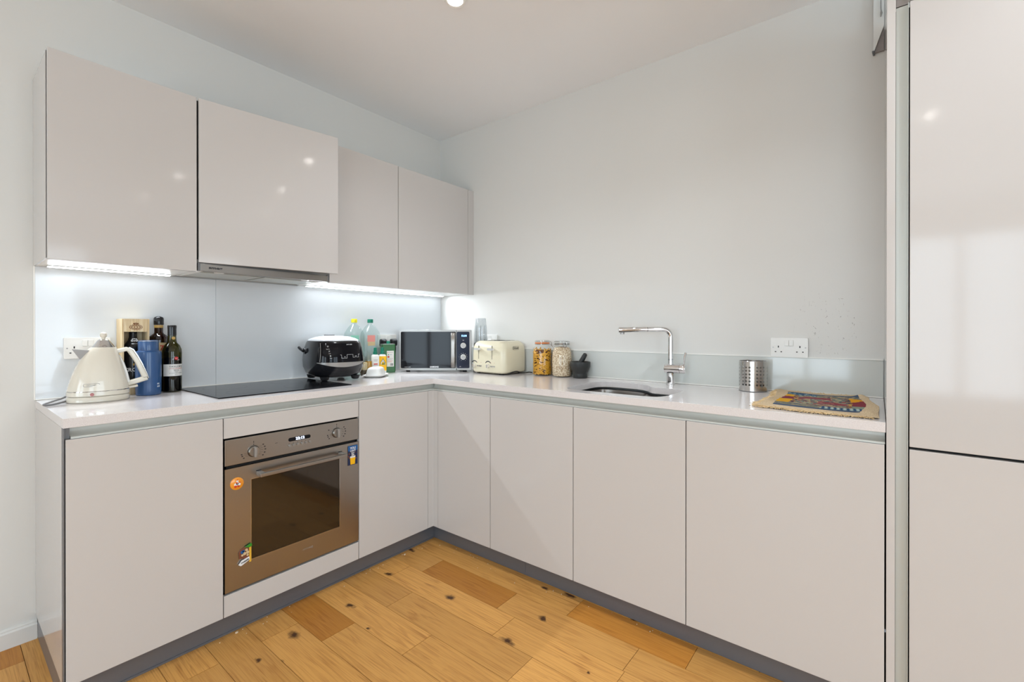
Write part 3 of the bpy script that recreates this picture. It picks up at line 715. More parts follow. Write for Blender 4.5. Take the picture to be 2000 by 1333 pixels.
bm = NB(); lathe(bm, [(.036, .2045), (.034, .207), (.018, .231), (.0125, .235), (.002, .2355)], 32, .0145, 0); ob('lid', bm, M['chrome'], t, True)
bm = NB(); lathe(bm, [(.0065, .2355), (.0055, .240), (.010, .2445), (.012, .251), (.010, .258), (.004, .2615), (.0003, .262)], 24, .0145, 0); ob('lid_knob', bm, M['kcream'], t, True)
# spout at the left
bm = NB(); A = [(-.052, .022, .150), (-.034, .022, .192), (-.078, .020, .199)]; B = [(-.052, -.022, .150), (-.034, -.022, .192), (-.078, -.004, .199)]
vs = [bm.verts.new(p) for p in ((-.052, -.010, .155), (-.052, .010, .155), (-.030, -.022, .194), (-.030, .022, .194), (-.078, -.002, .199), (-.078, .002, .199))]
for f in ((0, 1, 5, 4), (0, 4, 2), (1, 3, 5), (2, 4, 5, 3), (0, 2, 3, 1)): bm.faces.new([vs[i] for i in f])
ob('spout', bm, mat('spout_steel', s2l(150, 148, 146), .35, metal=.5), t)
# handle
def bar(bm, pts, wid, thk):
    """flat bar through pts in the XZ plane, wid in Y, thk list"""
    rs = []
    P = [Vector((p[0], 0, p[1])) for p in pts]
    for i, p in enumerate(P):
        d = (P[min(i + 1, len(P) - 1)] - P[max(i - 1, 0)]).normalized(); n_ = Vector((-d.z, 0, d.x)); th = thk[i] if isinstance(thk, list) else thk
        rs.append([tuple(p + n_ * th / 2 * sx_ + Vector((0, wid / 2 * sy_, 0))) for sx_, sy_ in ((-1, -.7), (-.6, -1), (.6, -1), (1, -.7), (1, .7), (.6, 1), (-.6, 1), (-1, .7))])
    rings(bm, rs)
bm = NB(); bar(bm, [(.040, .185), (.060, .188), (.085, .195), (.096, .190), (.106, .172), (.122, .140), (.138, .100), (.146, .078)], .024, [.016, .017, .016, .018, .017, .017, .018, .02]); hd = ob('handle', bm, M['kcream'], t, True)
bm = NB(); bar(bm, [(.152, .077), (.125, .068), (.100, .061), (.080, .056)], .024, [.020, .019, .019, .02]); ob('handle_foot', bm, M['kcream'], hd, True)
bm = NB(); bar(bm, [(.094, .2005), (.107, .192), (.120, .168), (.136, .134), (.150, .098), (.157, .074)], .020, .004); ob('chrome_strip', bm, M['chrome'], hd, True)
bm = NB(); bar(bm, [(.120, .0475), (.095, .044), (.07, .040)], .03, .010); ob('base_tongue', bm, M['kcream'], t, True)
# water gauge on the right flank
bm = NB(); bar(bm, [(.060, .170), (.073, .140), (.083, .105), (.091, .065)], .03, .010); wg = ob('water_gauge', bm, M['plastic'], t, True)
bm = NB()
for k in range(7): z = .075 + k * .012; xx = .0935 - (z - .065) * .27; box(bm, xx + .001, xx + .0028, -.010, -.004, z, z + .002)
ob('gauge_marks', bm, M['ink'], wg)
bm = NB(); tube(bm, [(-.028, -.0735, .031), (-.028, -.0765, .031)], .0062, 18); sw = ob('switch_light', bm, mat('red_lens', s2l(150, 40, 16), .2, coat=1), t, True)
bm = NB()
o_ = arc_rect(-.031, .017, -.006, .006, .0055); i_ = arc_rect(-.0298, .0158, -.0048, .0048, .0046)
rings(bm, [[(x, -.0005, z) for x, z in o_], [(x, -.0005, z) for x, z in i_]], False, False); bd = ob('badge', bm, M['silver'], t); bd.location = (-.022, -.0705, .066); bd.rotation_euler = (radians(8), 0, 0)
bt = text('badge_print', "De'Longhi", .0075, M['silver'], bd, (-.007, -.0004, 0), sx=.9)
# cord loop at the left
bm = NB(); tube(bm, smoothpath([(-.090, .0, .008), (-.128, -.045, .0045), (-.150, -.052, .0045), (-.155, -.030, .005), (-.120, .06, .006), (-.085, .12, .012), (-.04, .155, .05), (.02, .160, .10)]), .0034, 8); ob('cord', bm, M['edge'], t, True)

# ------------------------------------------------------------------ wine box with bottle
t = thing('wine_box', 'open-fronted pine wine box with branded crest, holding a dark bottle, behind the kettle', 'box', (-1.8715, -.0575, ZW))
Wd, Dp, Hh = .0475, .0475, .328
BOX('side_board', -Wd, -Wd + .007, -Dp + .001, Dp, .0005, Hh, M['pine'], t, .0005)
BOX('side_board', Wd - .007, Wd, -Dp + .001, Dp, .0005, Hh, M['pine'], t, .0005)
BOX('back_board', -Wd + .0072, Wd - .0072, Dp - .007, Dp, .0005, Hh, M['pine'], t)
BOX('base_board', -Wd + .0072, Wd - .0072, -Dp + .001, Dp - .0072, .0005, .008, M['pine'], t)
BOX('top_board', -Wd + .0072, Wd - .0072, -Dp + .001, Dp - .0072, Hh - .008, Hh, M['pine'], t)
fp = BOX('front_board', -Wd + .0072, Wd - .0072, -Dp + .001, -Dp + .007, Hh - .056, Hh - .0082, M['pine'], t)
BOX('front_board', -Wd + .0072, Wd - .0072, -Dp + .001, -Dp + .007, .0082, .04, M['pine'], t)
bm = NB(); cz = Hh - .036
for a in range(0, 360, 20):
    for r_ in (.013, .0185):
        x, z = r_ * 1.15 * cos(radians(a)), r_ * .62 * sin(radians(a)); tube(bm, [(x, -Dp + .0008, cz + z), (x, -Dp + .0003, cz + z)], .0019, 7)
for a in range(0, 360, 45): x, z = .006 * cos(radians(a)), .005 * sin(radians(a)); tube(bm, [(x, -Dp + .0008, cz + z), (x, -Dp + .0003, cz + z)], .0018, 7)
for x in (-.008, -.004, 0, .004, .008): tube(bm, [(x, -Dp + .0008, cz + .0175 - abs(x) * .2), (x, -Dp + .0003, cz + .0175 - abs(x) * .2)], .0021, 7)
box(bm, -.009, .009, -Dp + .0003, -Dp + .0008, cz + .012, cz + .0145)
ob('crest_print', bm, M['burn'], t)
t = thing('port_bottle', 'dark bottle with silver seal and CROFT lettering inside the pine wine box', 'bottle', (-1.8715, -.056, ZW + .0082))
bm = NB(); lathe(bm, [(.030, .0002), (.034, .004), (.035, .02), (.035, .185), (.032, .203), (.018, .226), (.0145, .24), (.0140, .282), (.0155, .2825), (.0155, .294), (.013, .296)], 32)
ob('glass', bm, M['blackgloss'], t, True)
bm = NB(); wrap_patch(bm, 0, 0, .0275, radians(-112), radians(-68), .195, .214, 8); ob('neck_seal', bm, M['silver'], t)
bm = NB()
for a, z in ((-.008, .222), (.0, .2225), (.008, .222), (0, .2275), (-.005, .227), (.005, .227)): tube(bm, [(a, -.023, z + .003), (a, -.0245, z + .003)], .0045, 12)
ob('seal_disc', bm, M['whitep'], t)
wrap_text('lettering', 'CROFT', .022, M['whitep'], t, 0, 0, .0352, radians(-98), .098, bold=.0006)
bm = NB(); tube(bm, [(-.004, -.0354, .122), (-.004, -.036, .122)], .005, 10); ob('crest_print', bm, M['goldp'], t)
bm = NB(); wrap_patch(bm, 0, 0, .0352, radians(-130), radians(-50), .03, .054, 10); ob('label', bm, M['goldp'], t)

# ------------------------------------------------------------------ blue flask
t = thing('flask', 'matt blue insulated flask with stepped lid between kettle and port bottle', 'flask', (-1.8405, -.158, ZW)); t.scale = (1.015, 1.015, 1.035)
bm = NB(); lathe(bm, [(.040, .0005), (.043, .003), (.0445, .02), (.0458, .172), (.0445, .180), (.037, .1835), (.036, .186)], 40); ob('body', bm, M['blue'], t, True)
bm = NB(); lathe(bm, [(.0355, .1862), (.0355, .222), (.034, .2262), (.030, .2272), (.001, .2275)], 40); ob('lid', bm, M['blue'], t, True)
bm = NB(); lathe(bm, [(.0363, .2235), (.0363, .2258)], 40, cap0=False, cap1=False); ob('rim', bm, M['silver'], t, True, label='bright metal edge of the lid')
bm = NB()
for a, z in ((-62, .047), (-55, .047), (-62, .036), (-55, .036)): wrap_patch(bm, 0, 0, .0448, radians(a), radians(a + 3.5), z - .003, z + .003, 2)
ob('logo_print', bm, M['whitep'], t); wrap_text('logo_letters', 'G', .010, M['whitep'], t, 0, 0, .0448, radians(-50), .037)

# ------------------------------------------------------------------ tall bottles beside it
t = thing('port_bottle', "olive-green port bottle with white TAYLOR'S label and red crest beside the hob", 'bottle', (-1.7446, -.118, ZW))
prof = [(.030, .0005), (.0355, .004), (.0365, .02), (.0368, .175), (.0355, .192), (.029, .210), (.019, .222), (.0165, .232), (.0155, .262), (.0155, .296)]
bm = NB(); lathe(bm, prof, 40); ob('glass', bm, M['ggreen'], t, True)
bm = NB(); lathe(bm, [(.030, .003), (.0345, .008), (.0352, .02), (.0354, .155), (.001, .1552)], 32); ob('port', bm, M['wine'], t, True)
bm = NB(); lathe(bm, [(.0169, .255), (.0166, .286), (.0172, .2865), (.0176, .298), (.0158, .301), (.001, .3015)], 28); ob('capsule', bm, M['blackgloss'], t, True)
va = math.atan2(-2.6267 + .118, -2.4217 + 1.7446)   # direction the label faces
bm = NB(); wrap_patch(bm, 0, 0, .0369, va - 1.0, va + 1.45, .073, .126, 20); ob('label', bm, M['paper'], t)
lz = va + .42
for s, sz, z, mm in (("TAYLOR'S", .0105, .115, 'ink'), ('LATE BOTTLED VINTAGE', .0042, .1065, 'redp'), ('2015', .0085, .0985, 'ink'), ('PORT', .004, .0915, 'ink'), ('BOTTLED IN OPORTO PORTUGAL', .003, .086, 'ink'), ('20% vol', .003, .079, 'ink')):
    wrap_text('label_print', s, sz, M[mm], t, 0, 0, .0375, lz, z, sx=1.15)
bm = NB()
for k in range(14):
    a = lz + random.uniform(-.38, .38); z = .150 + random.uniform(-.009, .009); wrap_patch(bm, 0, 0, .0371, a, a + .08, z, z + .0035, 2)
ob('crest_print', bm, M['silver'], t)
bm = NB(); c_ = Vector((cos(lz), sin(lz), 0)); tube(bm, [c_ * .0372 + Vector((0, 0, .152)), c_ * .0382 + Vector((0, 0, .152))], .0072, 20); ob('red_crest', bm, M['redp'], t)
text('crest_letters', '4xx', .006, M['whitep'], t, tuple(c_ * .0386 + Vector((0, 0, .152))), (pi / 2, 0, lz + pi / 2))
bm = NB(); c2 = Vector((cos(lz - .1), sin(lz - .1), 0)); tube(bm, [c2 * .0165 + Vector((0, 0, .243)), c2 * .0178 + Vector((0, 0, .243))], .0068, 16); ob('neck_seal', bm, M['goldp'], t)
t = thing('spirit_bottle', 'dark brown spirit bottle with domed black cap and beige label behind the flask', 'bottle', (-1.776, -.046, ZW))
bm = NB(); lathe(bm, [(.030, .0005), (.036, .004), (.037, .02), (.037, .235), (.034, .25), (.020, .262), (.0165, .268), (.0165, .30)], 36); ob('glass', bm, M['gbrown'], t, True)
bm = NB(); lathe(bm, [(.034, .004), (.0355, .02), (.0355, .225), (.001, .2255)], 30); ob('spirit', bm, M['whisky'], t, True)
bm = NB(); lathe(bm, [(.0185, .303), (.0190, .306), (.0190, .332), (.016, .338), (.008, .342), (.0005, .343)], 30); ob('cap', bm, M['blackgloss'], t, True)
bm = NB(); lathe(bm, [(.0170, .290), (.0172, .302)], 30, cap0=False, cap1=False); ob('neck_band', bm, M['goldp'], t, True)
sa = math.atan2(-2.6267 + .056, -2.4217 + 1.790)
bm = NB(); wrap_patch(bm, 0, 0, .0372, sa - .15, sa + .85, .150, .222, 12); ob('label', bm, M['beigep'], t)
wrap_text('label_print', '7', .03, M['redp'], t, 0, 0, .0378, sa + .30, .198, bold=.0006)

# ------------------------------------------------------------------ rice cooker
t = thing('rice_cooker', 'rounded black multicooker with silver lid and band, standing half on the hob', 'rice cooker', (-1.003, -.200, ZW + .0048), radians(-10))
def se(a, b, z, e=2.9, dy=0): return circ(a, z, 56, 0, dy, e, b)
bm = NB(); rings(bm, [se(.080, .10, .014), se(.105, .125, .017), se(.132, .152, .035), se(.146, .168, .07), se(.148, .171, .105), se(.146, .168, .135), se(.139, .160, .175), se(.130, .150, .205), se(.124, .142, .214)])
ob('body', bm, M['blackgloss'], t, True)
bm = NB(); rings(bm, [se(.1235, .1415, .2145), se(.121, .139, .219), se(.110, .124, .227, 2.6), se(.085, .095, .236, 2.4, .004), se(.045, .05, .241, 2.2, .01), se(.003, .003, .242, 2, .01)]); ob('lid', bm, M['lidsilver'], t, True)
bm = NB(); prism(bm, [(x, y) for x, y, z in circ(.032, 0, 24, 0, -.085, 2.4, .02)], 2, .2225, .2335); ob('lid_button', bm, M['silver'], t, True)
bm = NB(); prism(bm, [(x, y) for x, y, z in circ(.03, 0, 24, 0, .06, 2, .02)], 2, .236, .2475); ob('steam_vent', bm, M['edge'], t, True)
def sect(z):
    S = [(.017, .105, .125), (.035, .132, .152), (.07, .146, .168), (.105, .148, .171), (.135, .146, .168), (.175, .139, .160), (.205, .130, .150), (.214, .124, .142)]
    for (z0, a0, b0), (z1, a1, b1) in zip(S, S[1:]):
        if z0 <= z <= z1: k = (z - z0) / (z1 - z0); return a0 + (a1 - a0) * k, b0 + (b1 - b0) * k
def onbody(x, z, off, e=2.9):
    a, b = sect(z); y = -b * max(0, 1 - abs(x / a) ** e) ** (1 / e); return (x, y - off, z)
def shell(bm, f0, f1, x0, x1, n=26, th=.0022, base=.0006):
    """band on the front between heights f0(x) and f1(x)"""
    rs = []
    for i in range(n + 1):
        x = x0 + (x1 - x0) * i / n; a, b = f0(x), f1(x); k = 7
        rs.append([onbody(x, a + (b - a) * j / k, base + th) for j in range(k + 1)] + [onbody(x, a + (b - a) * j / k, base - .004) for j in range(k, -1, -1)])
    rings(bm, rs)
bm = NB(); shell(bm, lambda x: .074 + .024 * (x / .132) ** 2, lambda x: .0995 + .001 * (x / .13) ** 2, -.130, .130); ob('trim_band', bm, M['silver'], t, True)
bm = NB(); shell(bm, lambda x: .1025, lambda x: .203, -.118, .118, th=.0012); ob('control_panel', bm, M['blackglass'], t, True)
for xx in (-.119, .119):
    bm = NB(); tube(bm, [onbody(xx * (1 - .08 * k / 6), .104 + k * .0165, .0012) for k in range(7)], .0013, 6); ob('panel_edge', bm, M['silver'], t)
def onp(x, z, s, size, name='panel_print'):
    p = onbody(x, z, .0026); return text(name, s, size, M['whitep'], t, p, (pi / 2 - radians(14), 0, radians(x * 80)))
for x, z, s, sz in ((.03, .196, 'yum asia', .009), (-.082, .186, 'O', .011), (-.080, .172, 'Keep Warm', .005), (-.078, .160, 'X', .010), (-.076, .149, 'Cancel', .005), (-.074, .136, 'Q', .010), (-.072, .124, 'Timer', .005), (.0, .129, 'HR', .006), (.062, .131, 'MIN', .006)): onp(x, z, s, sz)
bm = NB()
pts = [(-.025, .140), (-.018, .140), (-.018, .122), (.012, .122), (.012, .141), (.046, .141), (.046, .125), (.080, .125), (.080, .141), (.088, .141)]
for (x0, z0), (x1, z1) in zip(pts, pts[1:]): tube(bm, [onbody(x0, z0, .0024), onbody(x1, z1, .0024)], .0006, 5)
ob('panel_lines', bm, M['whitep'], t)
for s in (-1, 1):
    bm = NB(); tube(bm, [(s * .136, .030, .160), (s * .150, .030, .158)], .016, 18); pv = ob('handle_pivot', bm, M['black'], t, True)
    bm = NB(); tube(bm, smoothpath([(s * .152, .030, .158), (s * .160, .050, .168), (s * .163, .075, .178)]), [.008] * 12 + [.006], 10); ob('carry_handle', bm, M['black'], pv, True)
for x, y in ((-.085, -.105), (.085, -.105), (-.085, .105), (.085, .105)):
    bm = NB(); lathe(bm, [(.014, .0003), (.020, .004), (.026, .022)], 16, x, y); ob('foot', bm, M['black'], t, True)

# ------------------------------------------------------------------ butter dish
t = thing('butter_dish', 'white ceramic lidded butter dish between the black cooker and the green tin', 'butter dish', (-.771, -.274, ZW), radians(38)); t.scale = (.92, .92, 1)
bm = NB(); rings(bm, [circ(.070, .0005, 40, 0, 0, 5, .048), circ(.078, .003, 40, 0, 0, 5, .054), circ(.095, .0125, 40, 0, 0, 5, .068), circ(.094, .0145, 40, 0, 0, 5, .067), circ(.077, .008, 40, 0, 0, 5, .053)]); ob('tray', bm, M['ceramic'], t, True)
bm = NB(); rings(bm, [circ(.074, .0085, 40, 0, 0, 5, .050), circ(.074, .016, 40, 0, 0, 5, .050), circ(.066, .045, 40, 0, 0, 4.5, .043), circ(.061, .053, 40, 0, 0, 4.2, .039), circ(.050, .058, 40, 0, 0, 3.5, .030), circ(.02, .061, 40, 0, 0, 3, .012)]); ob('lid', bm, M['ceramic'], t, True)

# ------------------------------------------------------------------ large clear bottles
def bigbottle(label, loc, capm, labm, rz, bandz):
    t = thing('large_bottle', label, 'bottle', loc, rz, 'large clear bottles by the splashback'); t.scale = (.93, .93, 1)
    def q(r, z, e): return circ(r, z, 40, 0, 0, e)
    bm = NB(); rings(bm, [q(.046, .0005, 4), q(.056, .006, 4), q(.058, .02, 4), q(.058, .13, 4), q(.055, .136, 4), q(.058, .142, 4), q(.058, .243, 4), q(.055, .262, 3.5), q(.036, .297, 2.5), q(.018, .316, 2), q(.0145, .322, 2), q(.0145, .33, 2)], True, False); ob('shell', bm, M['pet'], t, True)
    bm = NB(); lathe(bm, [(.019, .325), (.0195, .327), (.0195, .345), (.018, .348), (.001, .3482)], 28); ob('cap', bm, capm, t, True)
    bm = NB(); prism(bm, [(-.050, .205), (.006, .205), (.006, .246), (-.050, .246)], 1, -.0592, -.0584); ob('label', bm, labm, t)
    bm = NB(); prism(bm, [(-.046, .180), (.006, .180), (.006, .2048), (-.046, .2048)], 1, -.0592, -.0584); ob('label', bm, M['beigep'] if labm is M['pink'] else M['pet'], t)
    return t
bigbottle('large clear plastic bottle with yellow cap, nearer the black cooker', (-.784, -.068, ZW), M['yellow'], M['greenl'], radians(-8), 0)
bigbottle('large clear plastic bottle with green cap, left of the green tin', (-.668, -.068, ZW), M['teal'], M['pink'], radians(-8), 0)
# spice jar
t = thing('spice_jar', 'small glass jar of beige and dark spice behind the butter dish', 'jar', (-.779, -.163, ZW)); t.scale = (.9, .9, 1)
bm = NB(); lathe(bm, [(.020, .0005), (.024, .003), (.025, .01), (.025, .085), (.022, .092), (.020, .096)], 28, cap1=False); ob('glass', bm, M['gclear'], t, True)
bm = NB(); lathe(bm, [(.0225, .002), (.0235, .008), (.0235, .035)], 24); ob('dark_spice', bm, M['jard'], t, True)
bm = NB(); lathe(bm, [(.0235, .0352), (.0235, .080)], 24); ob('pale_spice', bm, M['jarp'], t, True)
bm = NB(); lathe(bm, [(.0225, .0962), (.0230, .100), (.0230, .112), (.021, .114)], 26); ob('lid', bm, M['gclear'], t, True)
# oil bottle
t = thing('oil_bottle', 'slim glass bottle of amber oil half hidden by the white-label bottle', 'bottle', (-.734, -.145, ZW))
bm = NB(); lathe(bm, [(.018, .0005), (.021, .003), (.0215, .01), (.0215, .10), (.017, .115), (.009, .128), (.009, .15)], 24); ob('glass', bm, M['gclear'], t, True)
bm = NB(); lathe(bm, [(.018, .003), (.0205, .01), (.0205, .085)], 24); ob('oil', bm, M['amberliq'], t, True)
def sprayb(label, loc, front_m, rz):
    t = thing('sauce_bottle', label, 'bottle', loc, rz)
    bm = NB(); rings(bm, [circ(.020, .0005, 32, 0, 0, 3.4, .016), circ(.0235, .004, 32, 0, 0, 3.4, .019), circ(.024, .02, 32, 0, 0, 3.4, .0195), circ(.024, .112, 32, 0, 0, 3.4, .0195), circ(.0205, .121, 32, 0, 0, 3, .0165), circ(.012, .125, 32, 0, 0, 2, .012)])
    ob('body', bm, M['paper'] if front_m is None else M['ceramic'], t, True)
    bm = NB(); lathe(bm, [(.0125, .1255), (.0125, .142), (.0098, .1435), (.0092, .165), (.0075, .168), (.001, .1685)], 24); ob('cap', bm, M['teal'], t, True)
    return t
t = sprayb('white-labelled sauce bottle with tall green cap, left of the yellow-labelled one', (-.690, -.152, ZW), None, radians(-25))
for w2, z, h2, mm in ((.012, .066, .0035, 'redp'), (.014, .058, .0012, 'edge'), (.010, .085, .0010, 'edge'), (.013, .092, .0010, 'edge'), (.012, .050, .0010, 'edge')): BOX('label_print', -w2, w2, -.0200, -.0196, z - h2, z + h2, M[mm], t)
t = sprayb('yellow-labelled oil bottle with tall green cap, against the green tin', (-.640, -.157, ZW), 1, radians(-25))
bm = NB(); rings(bm, [circ(.0246, z, 32, 0, 0, 3.4, .0201) for z in (.022, .113)], False, False); ob('label', bm, M['ylabel'], t, True)
bm = NB(); P = [(0.016 * sin(radians(a)) * (1 if a % 360 else 0), .066 - .019 * cos(radians(a)) - 0) for a in range(60, 301, 12)]; prism(bm, P + [(0, .100)], 1, -.0209, -.0204); ob('drop_outline', bm, M['ink'], t)
bm = NB(); prism(bm, [(x * .88, .066 + (z - .066) * .88) for x, z in P + [(0, .100)]], 1, -.0213, -.021); ob('drop_print', bm, M['paper'], t)
text('label_print', 'oil', .020, M['glabel'], t, (0, -.0216, .066), bold=.0006, shear=.3)

# ------------------------------------------------------------------ green tin
t = thing('oil_tin', 'rectangular dark green oil tin with white label and barcode beside the microwave', 'tin', (-.557, -.100, ZW), radians(-22)); t.scale = (.92, .92, .985)
bm = NB(); prism(bm, arc_rect(-.046, .046, -.030, .030, .005), 2, .0005, .188); ob('body', bm, M['greencan'], t, bevel=.0015)
bm = NB(); prism(bm, arc_rect(-.045, .045, -.029, .029, .005), 2, .1882, .1905); ob('lid', bm, M['silver'], t)
bm = NB(); lathe(bm, [(.0125, .1907), (.0125, .206), (.0105, .209), (.001, .2095)], 22, .004, 0); ob('cap', bm, M['teal'], t, True)
BOX('label', -.014, .036, -.0308, -.0302, .040, .145, M['paper'], t)
for x0, x1, z, h2, mm in ((-.010, -.004, .133, .002, 'redp'), (.0, .030, .133, .0008, 'edge'), (-.006, .000, .119, .0035, 'glabel'), (.004, .024, .119, .0008, 'mblue'), (-.010, .030, .094, .0008, 'edge'), (-.010, .026, .086, .0008, 'edge'), (-.010, .028, .078, .0008, 'redp'), (-.010, .020, .071, .0008, 'redp')): BOX('label_print', x0, x1, -.0311, -.0309, z - h2, z + h2, M[mm], t)
BOX('label_patch', -.009, .004, -.0311, -.0309, .100, .110, M['redp'], t)
bm = NB(); x = .010
while x < .030: w_ = random.choice((.0008, .0014, .002)); box(bm, x, x + w_, -.0312, -.0309, .046, .062); x += w_ + random.choice((.0008, .0014))
ob('barcode', bm, M['ink'], t)

# ------------------------------------------------------------------ microwave
FW = Vector((.783, .622, 0)); RT = Vector((.622, -.783, 0)); CAM = Vector((-2.4217, -2.6267, 0))
c = CAM + FW * 3.055 + RT * (-.5085)
t = thing('microwave', 'black-fronted microwave with silver frame and two white dials set across the room corner', 'microwave', (c.x, c.y, ZW), -radians(51.52))
k_ = 3.055 / 900
W2_, H0, H1 = .2395, .0115, .2795
bm = NB()   # body narrows toward the back to clear both walls
rings(bm, [[(-W2_ + a, y, H0 + b), (W2_ - a, y, H0 + b), (W2_ - a, y, H1 - b), (-W2_ + a, y, H1 - b)] for a, b, y in ((0, 0, .019), (.003, .002, .03), (.008, .002, .10), (.045, .004, .225))]); ob('casing', bm, M['silver'], t, bevel=.003)
XS = .139
bm = NB(); rings(bm, [[(x, y, z) for x, z in arc_rect(-W2_, XS - .0008, H0, H1, .006, 3)] for y in (0, .018)]); ob('door', bm, M['silver'], t, bevel=.002)
bm = NB(); rings(bm, [[(x, y, z) for x, z in arc_rect(XS + .0008, W2_, H0, H1, .006, 3)] for y in (0, .018)]); ob('control_frame', bm, M['silver'], t, bevel=.002)
bm = NB(); prism(bm, arc_rect(-W2_ + .010, XS - .004, H0 + .014, H1 - .012, .008), 1, -.0022, -.0003); ob('door_glass', bm, M['blackglass'], t, bevel=.0006)
bm = NB(); prism(bm, arc_rect(XS + .003, W2_ - .014, H0 + .014, H1 - .012, .008), 1, -.0022, -.0003); ob('control_panel', bm, M['mwpanel'], t, bevel=.0006)
bm = NB(); rs = []
for i in range(13):
    z = H0 + .018 + (H1 - H0 - .036) * i / 12; bul = .022 * (1 - abs(i / 6 - 1) ** 5) + .003; rs.append([(.104, -.0025 - bul + .004, z), (.108, -.0025 - bul, z), (.129, -.0025 - bul, z), (.133, -.0025 - bul + .005, z), (.131, -.0025 - max(0, bul - .009), z), (.106, -.0025 - max(0, bul - .009), z)])
rings(bm, rs); ob('door_handle', bm, M['steel'], t, True)
for z in (.176, .100):
    bm = NB(); tube(bm, [(.185, -.0024, z), (.185, -.016, z), (.185, -.018, z)], [.0185, .017, .015], 30); kb = ob('dial', bm, M['plastic'], t, True)
    bm = NB(); tube(bm, [(.185, -.0181, z), (.185, -.0188, z)], [.0135, .013], 30); ob('dial_face', bm, M['silver'], kb, True)
text('clock_digits', '11:14', .016, M['dispb'], t, (.189, -.0025, .240), bold=.0006)
text('panel_print', 'W', .010, M['whitep'], t, (.185, -.0025, .210)); text('panel_print', 'C+', .008, M['whitep'], t, (.165, -.0025, .036))
bm = NB()
for a in range(-60, 241, 30): x, z = .185 + .026 * cos(radians(a)), .100 + .026 * sin(radians(a)); box(bm, x - .002, x + .002, -.0027, -.0023, z - .0007, z + .0007)
ob('dial_marks', bm, M['whitep'], t)
text('brand_print', 'SAMSUNG', .0125, M['whitep'], t, (-.007, -.0025, H0 + .0225), bold=.0006); text('model_print', 'ceramic inside', .007, M['whitep'], t, (-.185, -.0025, H0 + .022))
for x, y in ((-.19, .04), (.19, .04), (-.15, .19), (.15, .19)):
    bm = NB(); lathe(bm, [(.013, .0004), (.015, .0113)], 14, x, y); ob('foot', bm, M['black'], t)

# ------------------------------------------------------------------ toaster (front with levers faces the room)
t = thing('toaster', 'cream enamel four-slot toaster with two levers, next to the microwave', 'toaster', (-.131, -.699, ZW), -pi / 2)
hw, hd_, z0, z1 = .138, .1195, .008, .211
bm = NB()
def rr(a, b, r, z): return [(x, y, z) for x, y in arc_rect(-a, a, -b, b, r, 6)]
rings(bm, [rr(hw - .012, hd_ - .012, .030, z0), rr(hw - .002, hd_ - .002, .034, z0 + .008), rr(hw, hd_, .036, z0 + .02), rr(hw, hd_, .036, z0 + .12), rr(hw - .002, hd_ - .002, .036, z1 - .042), rr(hw - .010, hd_ - .008, .036, z1 - .020), rr(hw - .022, hd_ - .018, .033, z1 - .007), rr(hw - .038, hd_ - .034, .028, z1 - .0005), rr(hw - .05, hd_ - .05, .02, z1)])
ob('body', bm, M['cream'], t, True)
for x in (-.062, -.024, .024, .062): BOX('bread_slot', x - .009, x + .009, -.07, .075, z1 + .0001, z1 + .0008, M['gap'], t)
for x0 in (-.070, .042):
    BOX('lever_slot', x0 - .0014, x0 + .0014, -hd_ - .0008, -hd_ + .002, .095, .180, M['gap'], t)
    bm = NB(); rings(bm, [[(x0 + x * s, y, .158 + z * s) for x, z in arc_rect(-.026, .026, -.007, .007, .0068)] for s, y in ((.7, -hd_ - .001), (1, -hd_ - .008), (1, -hd_ - .018), (.8, -hd_ - .023))]); ob('lever', bm, M['leverm'], t, True)
    kx_ = x0 - .040 + (.008 if x0 > 0 else .004)
    bm = NB(); tube(bm, [(kx_, -hd_ - .0004, .052), (kx_, -hd_ - .010, .052), (kx_, -hd_ - .013, .052)], [.013, .0125, .010], 22); kb = ob('browning_knob', bm, M['kcream'], t, True)
    bm = NB(); box(bm, kx_ - .0015, kx_ + .0015, -hd_ - .0175, -hd_ - .0131, .041, .063); ob('knob_grip', bm, M['chrome'], kb)
    bm = NB()
    for a in range(40, 141, 10):
        x, z = kx_ + .026 * cos(radians(a)), .056 + .026 * sin(radians(a)); box(bm, x - .0022, x + .0022, -hd_ - .0006, -hd_ + .001, z - .003, z + .003)
    ob('browning_scale', bm, M['ink'], t)
    for j in range(3):
        bx_ = x0 - .005 + j * .0135
        bm = NB(); tube(bm, [(bx_, -hd_ - .0003, .051), (bx_, -hd_ - .005, .051)], .0047, 14); ob('button', bm, M['chrome'], t, True)
    bm = NB(); tube(bm, [(x0 - .006, -hd_ - .0003, .073), (x0 - .006, -hd_ - .0008, .073)], .0016, 8); tube(bm, [(x0 + .020, -hd_ - .0003, .073), (x0 + .020, -hd_ - .0008, .073)], .0016, 8); ob('indicator_dots', bm, M['redp'], t)
# badge on the side that faces the tall cabinet
bm = NB(); rings(bm, [[(x, y, z) for y, z in arc_rect(-.030, .030, .155, .176, .006)] for x in (hw + .0001, hw + .0012)]); bd = ob('badge', bm, M['ink'], t)
bm = NB(); rings(bm, [[(x, y, z) for y, z in arc_rect(-.0282, .0282, .1568, .1742, .005)] for x in (hw + .0013, hw + .0016)]); ob('badge_face', bm, M['cream'], bd)
text('badge_print', "De'Longhi", .0118, M['ink'], bd, (hw + .002, 0, .1655), (pi / 2, 0, pi / 2), bold=.0004)
for x, y in ((-.10, -.085), (.10, -.085), (-.10, .085), (.10, .085)):
    bm = NB(); lathe(bm, [(.010, .0004), (.012, .0078)], 14, x, y); ob('foot', bm, M['black'], t)
bm = NB(); tube(bm, smoothpath([(.085, -.10, .005), (.125, -.07, .006), (.142, -.035, .016), (.146, .0, .018), (.150, .03, .010), (.160, .065, .006), (.168, .095, .008), (.185, .112, .006)]), .0034, 8); ob('cord', bm, M['black'], t, True)

